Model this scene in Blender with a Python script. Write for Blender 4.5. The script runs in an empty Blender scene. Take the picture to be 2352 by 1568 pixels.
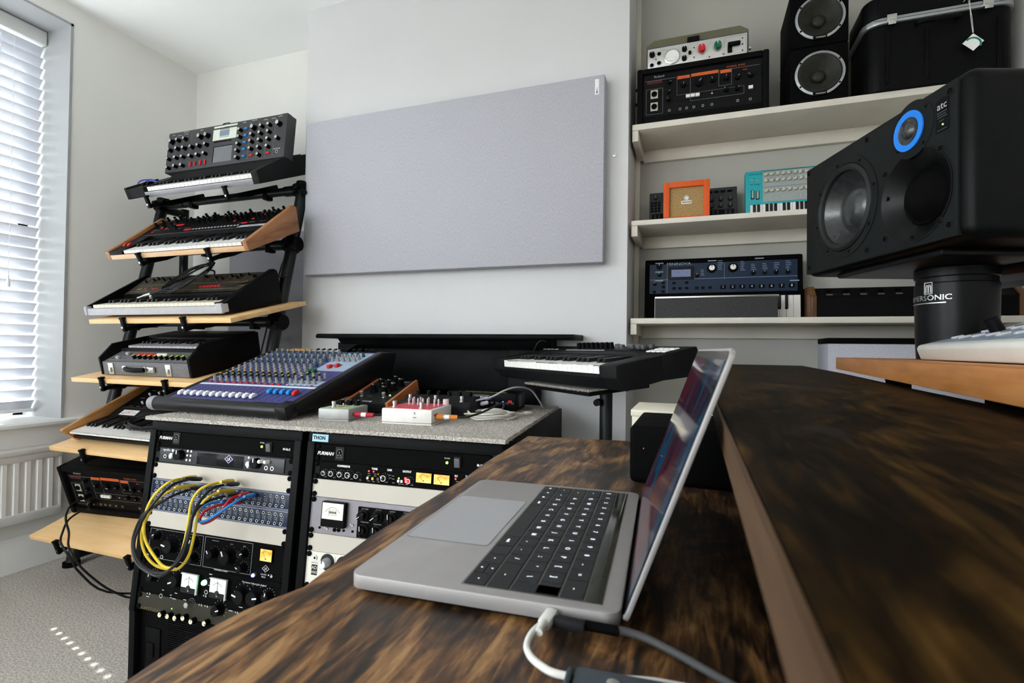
import bpy, bmesh, math, random
from mathutils import Matrix, Vector
from math import sin, cos, radians, pi, sqrt
S = bpy.context.scene
C = S.collection
RND = random.Random(7)

# ---------------------------------------------------------------- camera
YAW, PIT, ROL, ZC = .341, .015, .0133, 1.04
def cam_basis():
    cy, sy, cp, sp, cr, sr = cos(YAW), sin(YAW), cos(PIT), sin(PIT), cos(ROL), sin(ROL)
    f = Vector((-sy*cp, cy*cp, sp)); r = Vector((cy, sy, 0)); u = r.cross(f)
    return r*cr + u*sr, -r*sr + u*cr, f
r_, u_, f_ = cam_basis()
cd = bpy.data.cameras.new('camera'); cam = bpy.data.objects.new('camera', cd); C.objects.link(cam)
cam.matrix_world = Matrix(((r_.x, u_.x, -f_.x, 0), (r_.y, u_.y, -f_.y, 0), (r_.z, u_.z, -f_.z, ZC), (0, 0, 0, 1)))
cd.sensor_width = 36; cd.lens = 1180/2352*36; cd.clip_start = .01
cd.dof.use_dof = True; cd.dof.focus_distance = 1.9; cd.dof.aperture_fstop = 13
S.camera = cam

# ---------------------------------------------------------------- light
w = bpy.data.worlds.new('sky'); S.world = w; w.use_nodes = True
bg = w.node_tree.nodes['Background']
bg.inputs[0].default_value = (.86, .93, 1, 1); bg.inputs[1].default_value = 5.0
_n = w.node_tree.nodes; _l = w.node_tree.links
_tc = _n.new('ShaderNodeTexCoord'); _sp = _n.new('ShaderNodeSeparateXYZ'); _rp = _n.new('ShaderNodeValToRGB')
_l.new(_tc.outputs['Generated'], _sp.inputs[0]); _l.new(_sp.outputs[2], _rp.inputs[0]); _l.new(_rp.outputs[0], bg.inputs[0])
_rp.color_ramp.elements[0].position = 0; _rp.color_ramp.elements[0].color = (.30, .305, .31, 1)      # ground and gardens below the horizon
_rp.color_ramp.elements[1].position = .03; _rp.color_ramp.elements[1].color = (.91, .93, 1, 1)
sd = bpy.data.lights.new('sun', 'SUN'); sun = bpy.data.objects.new('sun', sd); C.objects.link(sun)
sd.energy = 9; sd.angle = radians(.5); sd.color = (1, .96, .9)
sun.rotation_euler = Vector((.97*.707, -.236*.707, -.707)).to_track_quat('-Z', 'Y').to_euler()
def portal(y0, y1, z0, z1):
    d = bpy.data.lights.new('window_portal', 'AREA'); o = bpy.data.objects.new('window_portal', d); C.objects.link(o)
    d.shape = 'RECTANGLE'; d.size = z1-z0; d.size_y = y1-y0; d.cycles.is_portal = True
    o.location = (-3.34, (y0+y1)/2, (z0+z1)/2); o.rotation_euler = (0, -pi/2, 0)
S.view_settings.view_transform = 'Standard'; S.view_settings.look = 'None'
S.view_settings.gamma = 1; S.view_settings.use_curve_mapping = False
S.view_settings.exposure = 1.55
S.cycles.use_denoising = True
S.cycles.max_bounces = 10; S.cycles.diffuse_bounces = 6; S.cycles.glossy_bounces = 4
S.cycles.transparent_max_bounces = 12; S.cycles.sample_clamp_indirect = 6
S.cycles.caustics_reflective = False; S.cycles.caustics_refractive = False

# ---------------------------------------------------------------- materials
MATS = {}
def mat(name, col, rough=.5, metal=0, noise=0, scale=60, bump=0, bscale=200, emit=0, spec=.25, trans=0, stretch=None, col2=None, coat=0):
    if name in MATS: return MATS[name]
    m = bpy.data.materials.new(name); m.use_nodes = True; MATS[name] = m
    nt = m.node_tree; N = nt.nodes; L = nt.links; b = N['Principled BSDF']
    c = (*col, 1) if len(col) == 3 else col
    b.inputs['Base Color'].default_value = c; b.inputs['Roughness'].default_value = rough
    b.inputs['Metallic'].default_value = metal; b.inputs['Specular IOR Level'].default_value = spec
    b.inputs['Coat Weight'].default_value = coat
    if emit: b.inputs['Emission Color'].default_value = c; b.inputs['Emission Strength'].default_value = emit
    if trans: b.inputs['Transmission Weight'].default_value = trans
    tc = None
    if noise or bump:
        tc = N.new('ShaderNodeTexCoord'); mp = N.new('ShaderNodeMapping'); L.new(tc.outputs['Object'], mp.inputs[0])
        if stretch: mp.inputs['Scale'].default_value = stretch
    if noise:
        n = N.new('ShaderNodeTexNoise'); n.inputs['Scale'].default_value = scale; n.inputs['Detail'].default_value = 4
        L.new(mp.outputs[0], n.inputs[0])
        r = N.new('ShaderNodeValToRGB'); L.new(n.outputs[0], r.inputs[0])
        d = col2 if col2 else tuple(max(0, x*(1-noise)) for x in col[:3])
        e = col[:3] if col2 else tuple(min(1, x*(1+noise)) for x in col[:3])
        r.color_ramp.elements[0].position = .32; r.color_ramp.elements[1].position = .68
        r.color_ramp.elements[0].color = (*d, 1); r.color_ramp.elements[1].color = (*e, 1)
        L.new(r.outputs[0], b.inputs['Base Color'])
        if emit: L.new(r.outputs[0], b.inputs['Emission Color'])
    if bump:
        n2 = N.new('ShaderNodeTexNoise'); n2.inputs['Scale'].default_value = bscale; n2.inputs['Detail'].default_value = 3
        L.new(mp.outputs[0], n2.inputs[0])
        bp = N.new('ShaderNodeBump'); bp.inputs['Strength'].default_value = bump; bp.inputs['Distance'].default_value = .002
        L.new(n2.outputs[0], bp.inputs['Height']); L.new(bp.outputs[0], b.inputs['Normal'])
    return m
def wood(name, stops, axis='Y', scale=1, rough=.5, wave=8, dist=6, fine=120, spec=.4):
    """grain along axis; stops = [(pos, colour)]"""
    m = bpy.data.materials.new(name); m.use_nodes = True; MATS[name] = m
    nt = m.node_tree; N = nt.nodes; L = nt.links; b = N['Principled BSDF']
    tc = N.new('ShaderNodeTexCoord'); mp = N.new('ShaderNodeMapping'); L.new(tc.outputs['Object'], mp.inputs[0])
    s = {'X': (.12, 1, 1), 'Y': (1, .12, 1), 'Z': (1, 1, .12)}[axis]
    mp.inputs['Scale'].default_value = tuple(k*scale for k in s)
    n = N.new('ShaderNodeTexNoise'); n.inputs['Scale'].default_value = wave; n.inputs['Detail'].default_value = 5
    n.inputs['Distortion'].default_value = dist*.25; n.inputs['Roughness'].default_value = .6
    L.new(mp.outputs[0], n.inputs[0])
    f = N.new('ShaderNodeTexNoise'); f.inputs['Scale'].default_value = fine; f.inputs['Detail'].default_value = 3
    L.new(mp.outputs[0], f.inputs[0])
    mx = N.new('ShaderNodeMath'); mx.operation = 'MULTIPLY_ADD'; mx.inputs[1].default_value = .35
    L.new(f.outputs[0], mx.inputs[0]); L.new(n.outputs[0], mx.inputs[2])
    sb = N.new('ShaderNodeMath'); sb.operation = 'SUBTRACT'; sb.inputs[1].default_value = .17; L.new(mx.outputs[0], sb.inputs[0])
    r = N.new('ShaderNodeValToRGB'); L.new(sb.outputs[0], r.inputs[0])
    el = r.color_ramp.elements
    while len(el) < len(stops): el.new(.5)
    for e, (p, c) in zip(el, stops): e.position = p; e.color = (*c, 1)
    L.new(r.outputs[0], b.inputs['Base Color'])
    b.inputs['Roughness'].default_value = rough; b.inputs['Specular IOR Level'].default_value = spec
    bp = N.new('ShaderNodeBump'); bp.inputs['Strength'].default_value = .25; bp.inputs['Distance'].default_value = .001
    L.new(sb.outputs[0], bp.inputs['Height']); L.new(bp.outputs[0], b.inputs['Normal'])
    return m
WALL = mat('wall_paint', (.80, .795, .77), .85, noise=.015, scale=3, bump=.25, bscale=45)
WALLB = mat('chimney_paint', (.61, .61, .62), .85, noise=.015, scale=3, bump=.12, bscale=60)
CEIL = mat('ceiling_paint', (.93, .94, .94), .9, noise=.01, scale=4)
GLOSSW = mat('white_gloss_paint', (.8, .81, .8), .35, noise=.03, scale=8)
SHELFW = mat('cream_shelf_paint', (.62, .585, .51), .5, noise=.05, scale=9, bump=.08, bscale=30)
RADW = mat('radiator_enamel', (.76, .75, .74), .4, noise=.02, scale=6)
BLK = mat('black_plastic', (.004, .004, .0045), .42, noise=.2, scale=40, bump=.05, bscale=500, spec=.06)
BLKM = mat('black_matt', (.0015, .0015, .0015), .8, noise=.2, scale=30, spec=.06)
BLKG = mat('black_gloss', (.008, .008, .009), .15, noise=.1, scale=20, spec=.06)
TOLEX = mat('black_tolex', (.003, .003, .0032), .55, noise=.3, scale=150, bump=.5, bscale=700, spec=.06)
DGREY = mat('dark_grey_plastic', (.018, .018, .02), .5, noise=.1, scale=50, bump=.05, bscale=400, spec=.06)
MGREY = mat('mid_grey_plastic', (.09, .09, .097), .5, noise=.06, scale=50)
LGREY = mat('light_grey_plastic', (.42, .42, .45), .45, noise=.05, scale=40)
STEEL = mat('brushed_steel', (.62, .62, .6), .3, 1, noise=.05, scale=30, stretch=(1, 40, 1))
CHROME = mat('chrome', (.8, .8, .8), .12, 1, noise=.02, scale=10)
WKEY = mat('white_key_plastic', (.78, .77, .74), .3, noise=.02, scale=20)
BKEY = mat('black_key_plastic', (.01, .01, .011), .25, noise=.1, scale=30)
WHT = mat('white_plastic', (.8, .8, .8), .4, noise=.03, scale=30)
PRINT = mat('white_print', (.7, .7, .7), .6, noise=.05, scale=90)
PRINTG = mat('grey_print', (.3, .3, .3), .6, noise=.05, scale=90)
PRINTK = mat('black_print', (.015, .015, .015), .6, noise=.1, scale=90)
RED = mat('red_plastic', (.55, .02, .025), .4, noise=.08, scale=40)
REDL = mat('red_led', (1, .06, .05), .4, noise=.02, scale=40, emit=1.0)
GRNL = mat('green_led', (.25, 1, .1), .4, noise=.02, scale=40, emit=1.0)
GRNLT = mat('green_lamp', (.2, 1, .5), .3, noise=.02, scale=40, emit=3.5)
BLUL = mat('blue_led', (.05, .08, 1), .4, noise=.02, scale=40, emit=6)
BLUE = mat('blue_plastic', (.02, .2, .55), .4, noise=.08, scale=40)
YEL = mat('yellow_plastic', (.75, .5, .04), .4, noise=.05, scale=40)
ORG = mat('orange_plastic', (.75, .22, .02), .4, noise=.05, scale=40)
PINE = wood('pine_board', [(.3, (.55, .31, .12)), (.42, (.78, .49, .22)), (.7, (.86, .60, .31))], 'X', 1, .5, 7, 5, 60)
BLANK = mat('beige_blank_panel', (.46, .43, .375), .45, noise=.03, scale=8, bump=.05, bscale=300)

# ---------------------------------------------------------------- mesh helpers
def XF(T, v): return T @ v if T else v
class B:
    def __init__(s): s.bm = bmesh.new()
    def _t(s, vs, T, m, fs):
        if T is not None: bmesh.ops.transform(s.bm, matrix=T, verts=vs)
        for f in fs: f.material_index = m
    def box(s, lo, hi, m=0, T=None, b=0, seg=2):
        if isinstance(m, Matrix): T, m = m, 0
        g = bmesh.ops.create_cube(s.bm, size=1); vs = g['verts']
        sc = [max(1e-5, hi[i]-lo[i]) for i in range(3)]; ce = [(hi[i]+lo[i])/2 for i in range(3)]
        bmesh.ops.transform(s.bm, matrix=Matrix.Translation(ce) @ Matrix.Diagonal((*sc, 1)), verts=vs)
        fs = list({f for v in vs for f in v.link_faces})
        if b:
            b = min(b, min(sc)*.45)
            es = list({e for v in vs for e in v.link_edges})
            r = bmesh.ops.bevel(s.bm, geom=es, offset=b, segments=seg, profile=.5, affect='EDGES')
            fs = r['faces']; vs = list({v for f in fs for v in f.verts})
            fs = list({f for v in vs for f in v.link_faces}); vs = list({v for f in fs for v in f.verts})
        s._t(vs, T, m, fs); return s
    def cyl(s, r, z0, z1, T=None, m=0, r2=None, seg=20, mt=None):
        g = bmesh.ops.create_cone(s.bm, cap_ends=True, cap_tris=False, segments=seg, radius1=r, radius2=r if r2 is None else r2, depth=z1-z0)
        vs = g['verts']; fs = list({f for v in vs for f in v.link_faces})
        bmesh.ops.transform(s.bm, matrix=Matrix.Translation((0, 0, (z0+z1)/2)), verts=vs)
        top = [f for f in fs if all(abs(v.co.z-z1) < 1e-7 for v in f.verts)]
        s._t(vs, T, m, fs)
        if mt is not None:
            for f in top: f.material_index = mt
        return s
    def lathe(s, pr, T=None, m=0, seg=32, ms=None, cap=(1, 1)):
        """pr = [(r, z)]"""
        rings = []
        for r, z in pr:
            rings.append([s.bm.verts.new((max(r, 1e-5)*cos(2*pi*k/seg), max(r, 1e-5)*sin(2*pi*k/seg), z)) for k in range(seg)])
        vs = [v for q in rings for v in q]
        for i in range(len(rings)-1):
            for k in range(seg):
                f = s.bm.faces.new((rings[i][k], rings[i][(k+1) % seg], rings[i+1][(k+1) % seg], rings[i+1][k]))
                f.material_index = ms[i] if ms else m
        for q, fl in ((rings[0], 1), (rings[-1], 0)):
            if not cap[0 if fl else 1]: continue
            f = s.bm.faces.new(q[::-1] if fl else q); f.material_index = (ms[0 if fl else -1] if ms else m)
        if T is not None: bmesh.ops.transform(s.bm, matrix=T, verts=vs)
        return s
    def ext(s, pts, a, b, T=None, m=0, axis='x', bev=0):
        """polygon (p,q) extruded a..b along axis: x -> (y,z); z -> (x,y); y -> (x,z)"""
        mk = {'x': lambda p, q, t: (t, p, q), 'z': lambda p, q, t: (p, q, t), 'y': lambda p, q, t: (p, t, q)}[axis]
        A = [s.bm.verts.new(mk(p, q, a)) for p, q in pts]; Bv = [s.bm.verts.new(mk(p, q, b)) for p, q in pts]
        n = len(pts); fs = [s.bm.faces.new(A[::-1]), s.bm.faces.new(Bv)]
        for i in range(n): fs.append(s.bm.faces.new((A[i], A[(i+1) % n], Bv[(i+1) % n], Bv[i])))
        vs = A+Bv
        bmesh.ops.recalc_face_normals(s.bm, faces=fs)
        if bev:
            es = list({e for f in fs for e in f.edges})
            r = bmesh.ops.bevel(s.bm, geom=es, offset=bev, segments=2, profile=.5, affect='EDGES')
            fs = r['faces']; vs = list({v for f in fs for v in f.verts}); fs = list({f for v in vs for f in v.link_faces}); vs = list({v for f in fs for v in f.verts})
        s._t(vs, T, m, fs); return s
    def tube(s, pts, r, m=0, seg=8, T=None, sub=4, closed=False):
        P = [Vector(p) for p in pts]
        if sub > 1 and len(P) > 2:
            Q = []
            n = len(P)
            for i in range(n if closed else n-1):
                if closed: p0, p1, p2, p3 = P[i-1], P[i], P[(i+1) % n], P[(i+2) % n]
                else: p0, p1, p2, p3 = P[max(i-1, 0)], P[i], P[i+1], P[min(i+2, n-1)]
                for k in range(sub):
                    t = k/sub
                    Q.append(.5*((2*p1)+(p2-p0)*t+(2*p0-5*p1+4*p2-p3)*t*t+(3*p1-p0-3*p2+p3)*t*t*t))
            if not closed: Q.append(P[-1])
            P = Q
        n = len(P); rings = []; up = None
        for i in range(n):
            d = (P[(i+1) % n]-P[i-1]) if closed else (P[min(i+1, n-1)]-P[max(i-1, 0)])
            d.normalize()
            if up is None:
                up = Vector((0, 0, 1)) if abs(d.z) < .9 else Vector((1, 0, 0))
            sx = d.cross(up); sx.normalize(); up = sx.cross(d)
            rings.append([s.bm.verts.new(P[i]+r*(cos(2*pi*k/seg)*sx+sin(2*pi*k/seg)*up)) for k in range(seg)])
        fs = []
        for i in range(n if closed else n-1):
            a, b = rings[i], rings[(i+1) % n]
            for k in range(seg): fs.append(s.bm.faces.new((a[k], b[k], b[(k+1) % seg], a[(k+1) % seg])))
        if not closed: fs += [s.bm.faces.new(rings[0]), s.bm.faces.new(rings[-1][::-1])]
        s._t([v for q in rings for v in q], T, m, fs); return s
    def sph(s, r, T=None, m=0, seg=14, sc=(1, 1, 1)):
        g = bmesh.ops.create_uvsphere(s.bm, u_segments=seg, v_segments=seg//2+1, radius=r); vs = g['verts']
        bmesh.ops.transform(s.bm, matrix=Matrix.Diagonal((*sc, 1)), verts=vs)
        s._t(vs, T, m, list({f for v in vs for f in v.link_faces})); return s
    def mesh(s, name, mats, ang=35, recalc=True):
        if recalc: bmesh.ops.recalc_face_normals(s.bm, faces=s.bm.faces)
        me = bpy.data.meshes.new(name); s.bm.to_mesh(me); s.bm.free()
        for m in (mats if isinstance(mats, (list, tuple)) else [mats]): me.materials.append(m)
        me.polygons.foreach_set('use_smooth', [True]*len(me.polygons)); me.set_sharp_from_angle(angle=radians(ang))
        return me
    def o(s, name, mats, par=None, M=None, label=None, ang=35):
        return put(s.mesh(name, mats, ang), name, par, M, label)
def put(me, name, par=None, M=None, label=None):
    o = bpy.data.objects.new(name, me); C.objects.link(o)
    if par: o.parent = par
    if M is not None: o.matrix_basis = M
    if label: o['label'] = label
    return o
def cut(o, holes):
    """bore round holes: (matrix, radius, depth) along local z, opening at z = +.02"""
    for M, r, d in holes:
        me = B().cyl(r, -d, .02, seg=64).mesh('cutter', BLKM); me.transform((o.matrix_basis.inverted() @ M))
        c = bpy.data.objects.new('cutter', me); C.objects.link(c); c.matrix_basis = Matrix.Identity(4)
        old = o.data; w_ = bpy.data.objects.new('w', old); C.objects.link(w_)
        md = w_.modifiers.new('b', 'BOOLEAN'); md.object = c; md.operation = 'DIFFERENCE'; md.solver = 'EXACT'
        dg = bpy.context.evaluated_depsgraph_get(); new = bpy.data.meshes.new_from_object(w_.evaluated_get(dg))
        new.materials.clear(); [new.materials.append(m) for m in old.materials]; o.data = new
        new.set_sharp_from_angle(angle=radians(35))
        for k in (w_, c): bpy.data.objects.remove(k)
def tag(o, label, cat, group=None, kind=None):
    if label: o['label'] = label
    if cat: o['category'] = cat
    if group: o['group'] = group
    if kind: o['kind'] = kind
    return o
def struct(o): o['kind'] = 'structure'; return o
def tr(x, y, z): return Matrix.Translation((x, y, z))
def rx(a): return Matrix.Rotation(a, 4, 'X')
def ry(a): return Matrix.Rotation(a, 4, 'Y')
def rz(a): return Matrix.Rotation(a, 4, 'Z')
def thing(name, label, cat, M, group=None):
    e = bpy.data.objects.new(name, None); C.objects.link(e); e.empty_display_size = .05
    e.matrix_basis = M; return tag(e, label, cat, group)
def at(x, y, z, yaw=0, tilt=0): return tr(x, y, z) @ rz(yaw) @ rx(tilt)
def slope(y0, z0, y1, z1):
    """plane through (y0,z0)-(y1,z1): local x = x, local y up the slope, local z its normal"""
    return tr(0, y0, z0) @ rx(math.atan2(z1-z0, y1-y0))
def copy_tree(o, par=None):
    c = o.copy(); C.objects.link(c)
    if par: c.parent = par
    for ch in list(o.children): copy_tree(ch, c)
    return c
_tc = {}
def txt(par, s, T, size, m=None, align='CENTER', name='lettering', bold=0, sx=1, ext=.0001, shear=0):
    k = (s, round(size, 5), (m or PRINT).name, align, bold, sx, shear)
    if k not in _tc:
        cu = bpy.data.curves.new('t', 'FONT'); cu.body = s; cu.size = size; cu.align_x = align; cu.align_y = 'CENTER'
        cu.extrude = ext; cu.offset = bold; cu.resolution_u = 2; cu.shear = shear
        ob = bpy.data.objects.new('t', cu); me = bpy.data.meshes.new_from_object(ob)
        me.transform(Matrix.Diagonal((sx, 1, 1, 1))); me.materials.clear(); me.materials.append(m or PRINT)
        bpy.data.objects.remove(ob); _tc[k] = me
    return put(_tc[k], name, par, T @ tr(0, 0, .0002))
_kc = {}
def inst(key, name, build, mats, par, M):
    if key not in _kc: _kc[key] = build().mesh(name, mats)
    return put(_kc[key], name, par, M)
def knob(par, T, x, y, r=.007, h=.013, cap=None, body=None, ptr=None, skirt=0, a=0, name='knob', seg=14):
    body = body or BLK; cap = cap or body; ptr = ptr or PRINT
    k = ('knob', r, h, cap.name, body.name, ptr.name, skirt, seg)
    def bld():
        b = B()
        if skirt: b.cyl(r*skirt, 0, h*.28, None, 0, r*skirt*.9, seg)
        b.cyl(r, h*.2 if skirt else 0, h, None, 0, r*.9, seg)
        b.cyl(r*.78, h, h+.0006, None, 1, r*.74, seg)
        b.box((-r*.1, r*.25, h+.0004), (r*.1, r*.98, h+.0012), 2)
        return b
    return inst(k, name, bld, [body, cap, ptr], par, T @ tr(x, y, 0) @ rz(a))
def button(par, T, x, y, w=.008, d=.006, h=.003, m=None, name='button', b=.0008):
    m = m or LGREY
    return inst(('btn', w, d, h, m.name), name, lambda: B().box((-w/2, -d/2, 0), (w/2, d/2, h), b=b, seg=1), [m], par, T @ tr(x, y, 0))
def led(par, T, x, y, r=.002, m=None):
    m = m or REDL
    return inst(('led', r, m.name), 'indicator_light', lambda: B().sph(r, None, 0, 10), [m], par, T @ tr(x, y, 0))
def jack(par, T, x, y, r=.0045, m=None):
    return inst(('jack', r, (m or STEEL).name), 'jack_socket', lambda: B().lathe([(r, 0), (r, .002), (r*.62, .002), (r*.55, .0004)], seg=12, ms=[0, 0, 1]), [m or STEEL, BLKM], par, T @ tr(x, y, 0))
def toggle(par, T, x, y, s=1, up=1, name='toggle_switch'):
    def bld():
        b = B(); b.cyl(.004*s, 0, .003*s, seg=6); b.cyl(.0012*s, .003*s, .012*s, rx(-.4*up), r2=.002*s, seg=8); b.sph(.002*s, rx(-.4*up) @ tr(0, 0, .012*s), seg=8); return b
    return inst(('tog', s, up), name, bld, [CHROME], par, T @ tr(x, y, 0))
def screw(par, T, x, y, r=.003, m=None):
    m = m or BLK
    return inst(('scr', r, m.name), 'screw', lambda: B().lathe([(r, 0), (r, r*.35), (r*.75, r*.6), (r*.35, r*.6), (r*.3, r*.2)], seg=10), [m], par, T @ tr(x, y, 0))
def lines(par, T, rects, m=None, name='panel_marking', h=.0002):
    b = B()
    for x0, y0, x1, y1 in rects: b.box((x0, y0, 0), (x1, y1, h))
    o = b.o(name, m or PRINT, par, T)
    if len(rects) > 2: o['kind'] = 'stuff'
    return o
def frame_rects(x0, y0, x1, y1, t=.0006):
    return [(x0, y0, x1, y0+t), (x0, y1-t, x1, y1), (x0, y0, x0+t, y1), (x1-t, y0, x1, y1)]
BLACKPAT = {'C': [0, 1, 3, 4, 5], 'F': [0, 1, 2, 4, 5]}
def keyboard(par, T, nw, start='C', wk=.0235, L=.145, Lb=.095, h=.02, hb=.012, wm=None, bm_=None, front=.012):
    wm = wm or WKEY; bm_ = bm_ or BKEY
    def wb():
        b = B(); b.box((.0005, 0, -front), (wk-.0005, .004, 0), 0, b=.0008, seg=1); b.box((.0005, 0, -.003), (wk-.0005, L, 0), 0, b=.0008, seg=1); return b
    def bb():
        b = B(); b.ext([(L-Lb, 0), (L-Lb+.006, hb), (L, hb), (L, 0)], -.0052, .0052, None, 0, 'x', .0012); return b
    for i in range(nw): inst(('wk', wk, L, front, wm.name), 'white_key', wb, [wm], par, T @ tr(i*wk, 0, 0))
    pat = BLACKPAT[start]
    for i in range(nw-1):
        if i % 7 in pat: inst(('bk', L, Lb, hb, bm_.name), 'black_key', bb, [bm_], par, T @ tr((i+1)*wk, 0, 0))
def cable(name, pts, r, m, label, group=None, par=None, sub=4, seg=8):
    o = B().tube(pts, r, 0, seg, sub=sub).o(name, m, par)
    if par is None: tag(o, label, 'cable', group)
    return o

# ---------------------------------------------------------------- room
X0, X1, Y0, Y1, H = -2.905, 1.0, -2.7, 2.31, 2.71
FLOORM = mat('grey_carpet', (.62, .58, .52), .95, noise=.5, scale=150, bump=1, bscale=160, col2=(.28, .265, .24))
b = B().box((X0, Y0, -.05), (X1, Y1, 0)); struct(b.o('floor', FLOORM))
struct(B().box((X0-.3, Y0-.2, H), (X1+.2, Y1+.2, H+.1)).o('ceiling', CEIL))
WINS = [(.0, 1.64), (-2.5, -.40)]; WZ0, WZ1 = .675, 2.615
b = B()
ys = [Y0-.2]+[v for p in sorted(WINS) for v in p]+[Y1+.2]
for i in range(0, len(ys), 2): b.box((X0-.42, ys[i], 0), (X0, ys[i+1], H))
for a, c in WINS: b.box((X0-.42, a, 0), (X0, c, WZ0)); b.box((X0-.42, a, WZ1), (X0, c, H))
struct(b.o('wall_left', WALL))
struct(B().box((X0, Y1, 0), (-.9, Y1+.15, H)).o('wall_back', WALL))
struct(B().box((-.9, Y1, 0), (X1, Y1+.15, H)).o('wall_back', mat('shaded_alcove_cream', (.42, .412, .375), .85, noise=.02, scale=3, bump=.25, bscale=45)))  # same wall; the right alcove's dimness is put into its cream colour
DARKW = mat('slate_paint', (.10, .105, .11), .8, noise=.03, scale=3)
struct(B().box((X1, 1.75, 0), (X1+.15, Y1+.15, H)).o('wall_right', WALL))
struct(B().box((X1, Y0-.15, 0), (X1+.15, 1.75, H)).o('wall_right', WALL))
FWX = (-2.75, -1.0); FWZ = (.75, 2.5)  # unseen window opening added behind the camera to brighten the room
struct(B().box((X0, Y0-.15, 0), (FWX[0], Y0, H)).box((FWX[1], Y0-.15, 0), (X1, Y0, H)).box((FWX[0], Y0-.15, 0), (FWX[1], Y0, FWZ[0])).box((FWX[0], Y0-.15, FWZ[1]), (FWX[1], Y0, H)).o('wall_front', WALL))
# chimney breast with fireplace opening
CX0, CX1, CY = -1.822, -.25, 2.04
FX0, FX1, FZ = -1.52, -.62, 1.02
b = B().box((CX0, CY, 0), (FX0, Y1, H)).box((FX1, CY, 0), (CX1, Y1, H)).box((FX0, CY, FZ), (FX1, Y1, H))
struct(b.o('wall_chimney', WALLB))
# skirting
struct(B().ext([(X0, 0), (X0+.018, 0), (X0+.018, .14), (X0+.008, .158), (X0, .158)], Y0, Y1, axis='y').o('baseboard_left', GLOSSW))
struct(B().box((X0+.018, Y1-.018, 0), (CX0, Y1, .15), b=.003).o('baseboard_back', GLOSSW))
struct(B().box((CX1, Y1-.018, 0), (X1, Y1, .15), b=.003).o('baseboard_right', GLOSSW))
# windows
GLASS = bpy.data.materials.new('window_glass'); GLASS.use_nodes = True
nt = GLASS.node_tree; nt.nodes.clear(); g = nt.nodes.new('ShaderNodeBsdfGlossy'); t = nt.nodes.new('ShaderNodeBsdfTransparent'); mx = nt.nodes.new('ShaderNodeMixShader'); ou = nt.nodes.new('ShaderNodeOutputMaterial')
g.inputs['Roughness'].default_value = .02; mx.inputs[0].default_value = .07; t.inputs[0].default_value = (.96, .98, .97, 1)
nt.links.new(t.outputs[0], mx.inputs[1]); nt.links.new(g.outputs[0], mx.inputs[2]); nt.links.new(mx.outputs[0], ou.inputs[0])
for k, (a, c) in enumerate(WINS):
    fx = -3.26
    w_ = B()
    for lo, hi in (((fx, a, WZ0), (fx+.05, a+.05, WZ1)), ((fx, c-.05, WZ0), (fx+.05, c, WZ1)), ((fx, a, WZ0), (fx+.05, c, WZ0+.06)), ((fx, a, WZ1-.05), (fx+.05, c, WZ1)), ((fx, a, 1.6), (fx+.05, c, 1.65)), ((fx, (a+c)/2-.02, WZ0), (fx+.045, (a+c)/2+.02, WZ1))):
        w_.box(lo, hi, b=.003)
    wo = struct(w_.o('window_%d' % (k+1), GLOSSW))
    B().box((fx+.02, a+.02, WZ0+.02), (fx+.024, c-.02, WZ1-.02)).o('glass_pane', GLASS, wo)
    portal(a, c, WZ0, WZ1)
    # architrave-like painted liner of the reveal and sill
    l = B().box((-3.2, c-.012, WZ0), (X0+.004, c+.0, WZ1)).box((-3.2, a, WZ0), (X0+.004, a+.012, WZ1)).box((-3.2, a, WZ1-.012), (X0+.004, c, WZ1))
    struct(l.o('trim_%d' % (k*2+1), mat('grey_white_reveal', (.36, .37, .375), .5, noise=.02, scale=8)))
    s_ = B().ext([(-3.2, .65), (-2.875, .65), (-2.862, .656), (-2.86, .668), (-2.87, .676), (-3.2, .676)], a-.08, c+.1, axis='y')
    struct(s_.o('trim_%d' % (k*2+2), GLOSSW))
w_ = B()
for lo, hi in (((FWX[0], Y0-.1, FWZ[0]), (FWX[0]+.05, Y0-.05, FWZ[1])), ((FWX[1]-.05, Y0-.1, FWZ[0]), (FWX[1], Y0-.05, FWZ[1])), ((FWX[0], Y0-.1, FWZ[0]), (FWX[1], Y0-.05, FWZ[0]+.05)), ((FWX[0], Y0-.1, FWZ[1]-.05), (FWX[1], Y0-.05, FWZ[1])), ((-1.67, Y0-.1, FWZ[0]), (-1.63, Y0-.05, FWZ[1]))): w_.box(lo, hi, b=.003)
wo = struct(w_.o('window_3', GLOSSW)); B().box((FWX[0]+.02, Y0-.08, FWZ[0]+.02), (FWX[1]-.02, Y0-.076, FWZ[1]-.02)).o('glass_pane', GLASS, wo)  # added window, lets in extra sky light
d = bpy.data.lights.new('window_portal', 'AREA'); o = bpy.data.objects.new('window_portal', d); C.objects.link(o)
d.shape = 'RECTANGLE'; d.size = FWX[1]-FWX[0]; d.size_y = FWZ[1]-FWZ[0]; d.cycles.is_portal = True
o.location = ((FWX[0]+FWX[1])/2, Y0-.12, (FWZ[0]+FWZ[1])/2); o.rotation_euler = (pi/2, 0, 0)
SLAT = bpy.data.materials.new('blind_slat'); SLAT.use_nodes = True
nt = SLAT.node_tree; p_ = nt.nodes['Principled BSDF']; p_.inputs['Base Color'].default_value = (.52, .535, .58, 1); p_.inputs['Roughness'].default_value = .45
tl = nt.nodes.new('ShaderNodeBsdfTranslucent'); tl.inputs[0].default_value = (.85, .88, .95, 1); mx = nt.nodes.new('ShaderNodeMixShader'); mx.inputs[0].default_value = .015
nt.links.new(p_.outputs[0], mx.inputs[1]); nt.links.new(tl.outputs[0], mx.inputs[2]); nt.links.new(mx.outputs[0], nt.nodes['Material Output'].inputs[0])
CORD = mat('white_cord', (.8, .8, .8), .8, noise=.05, scale=50)
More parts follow.
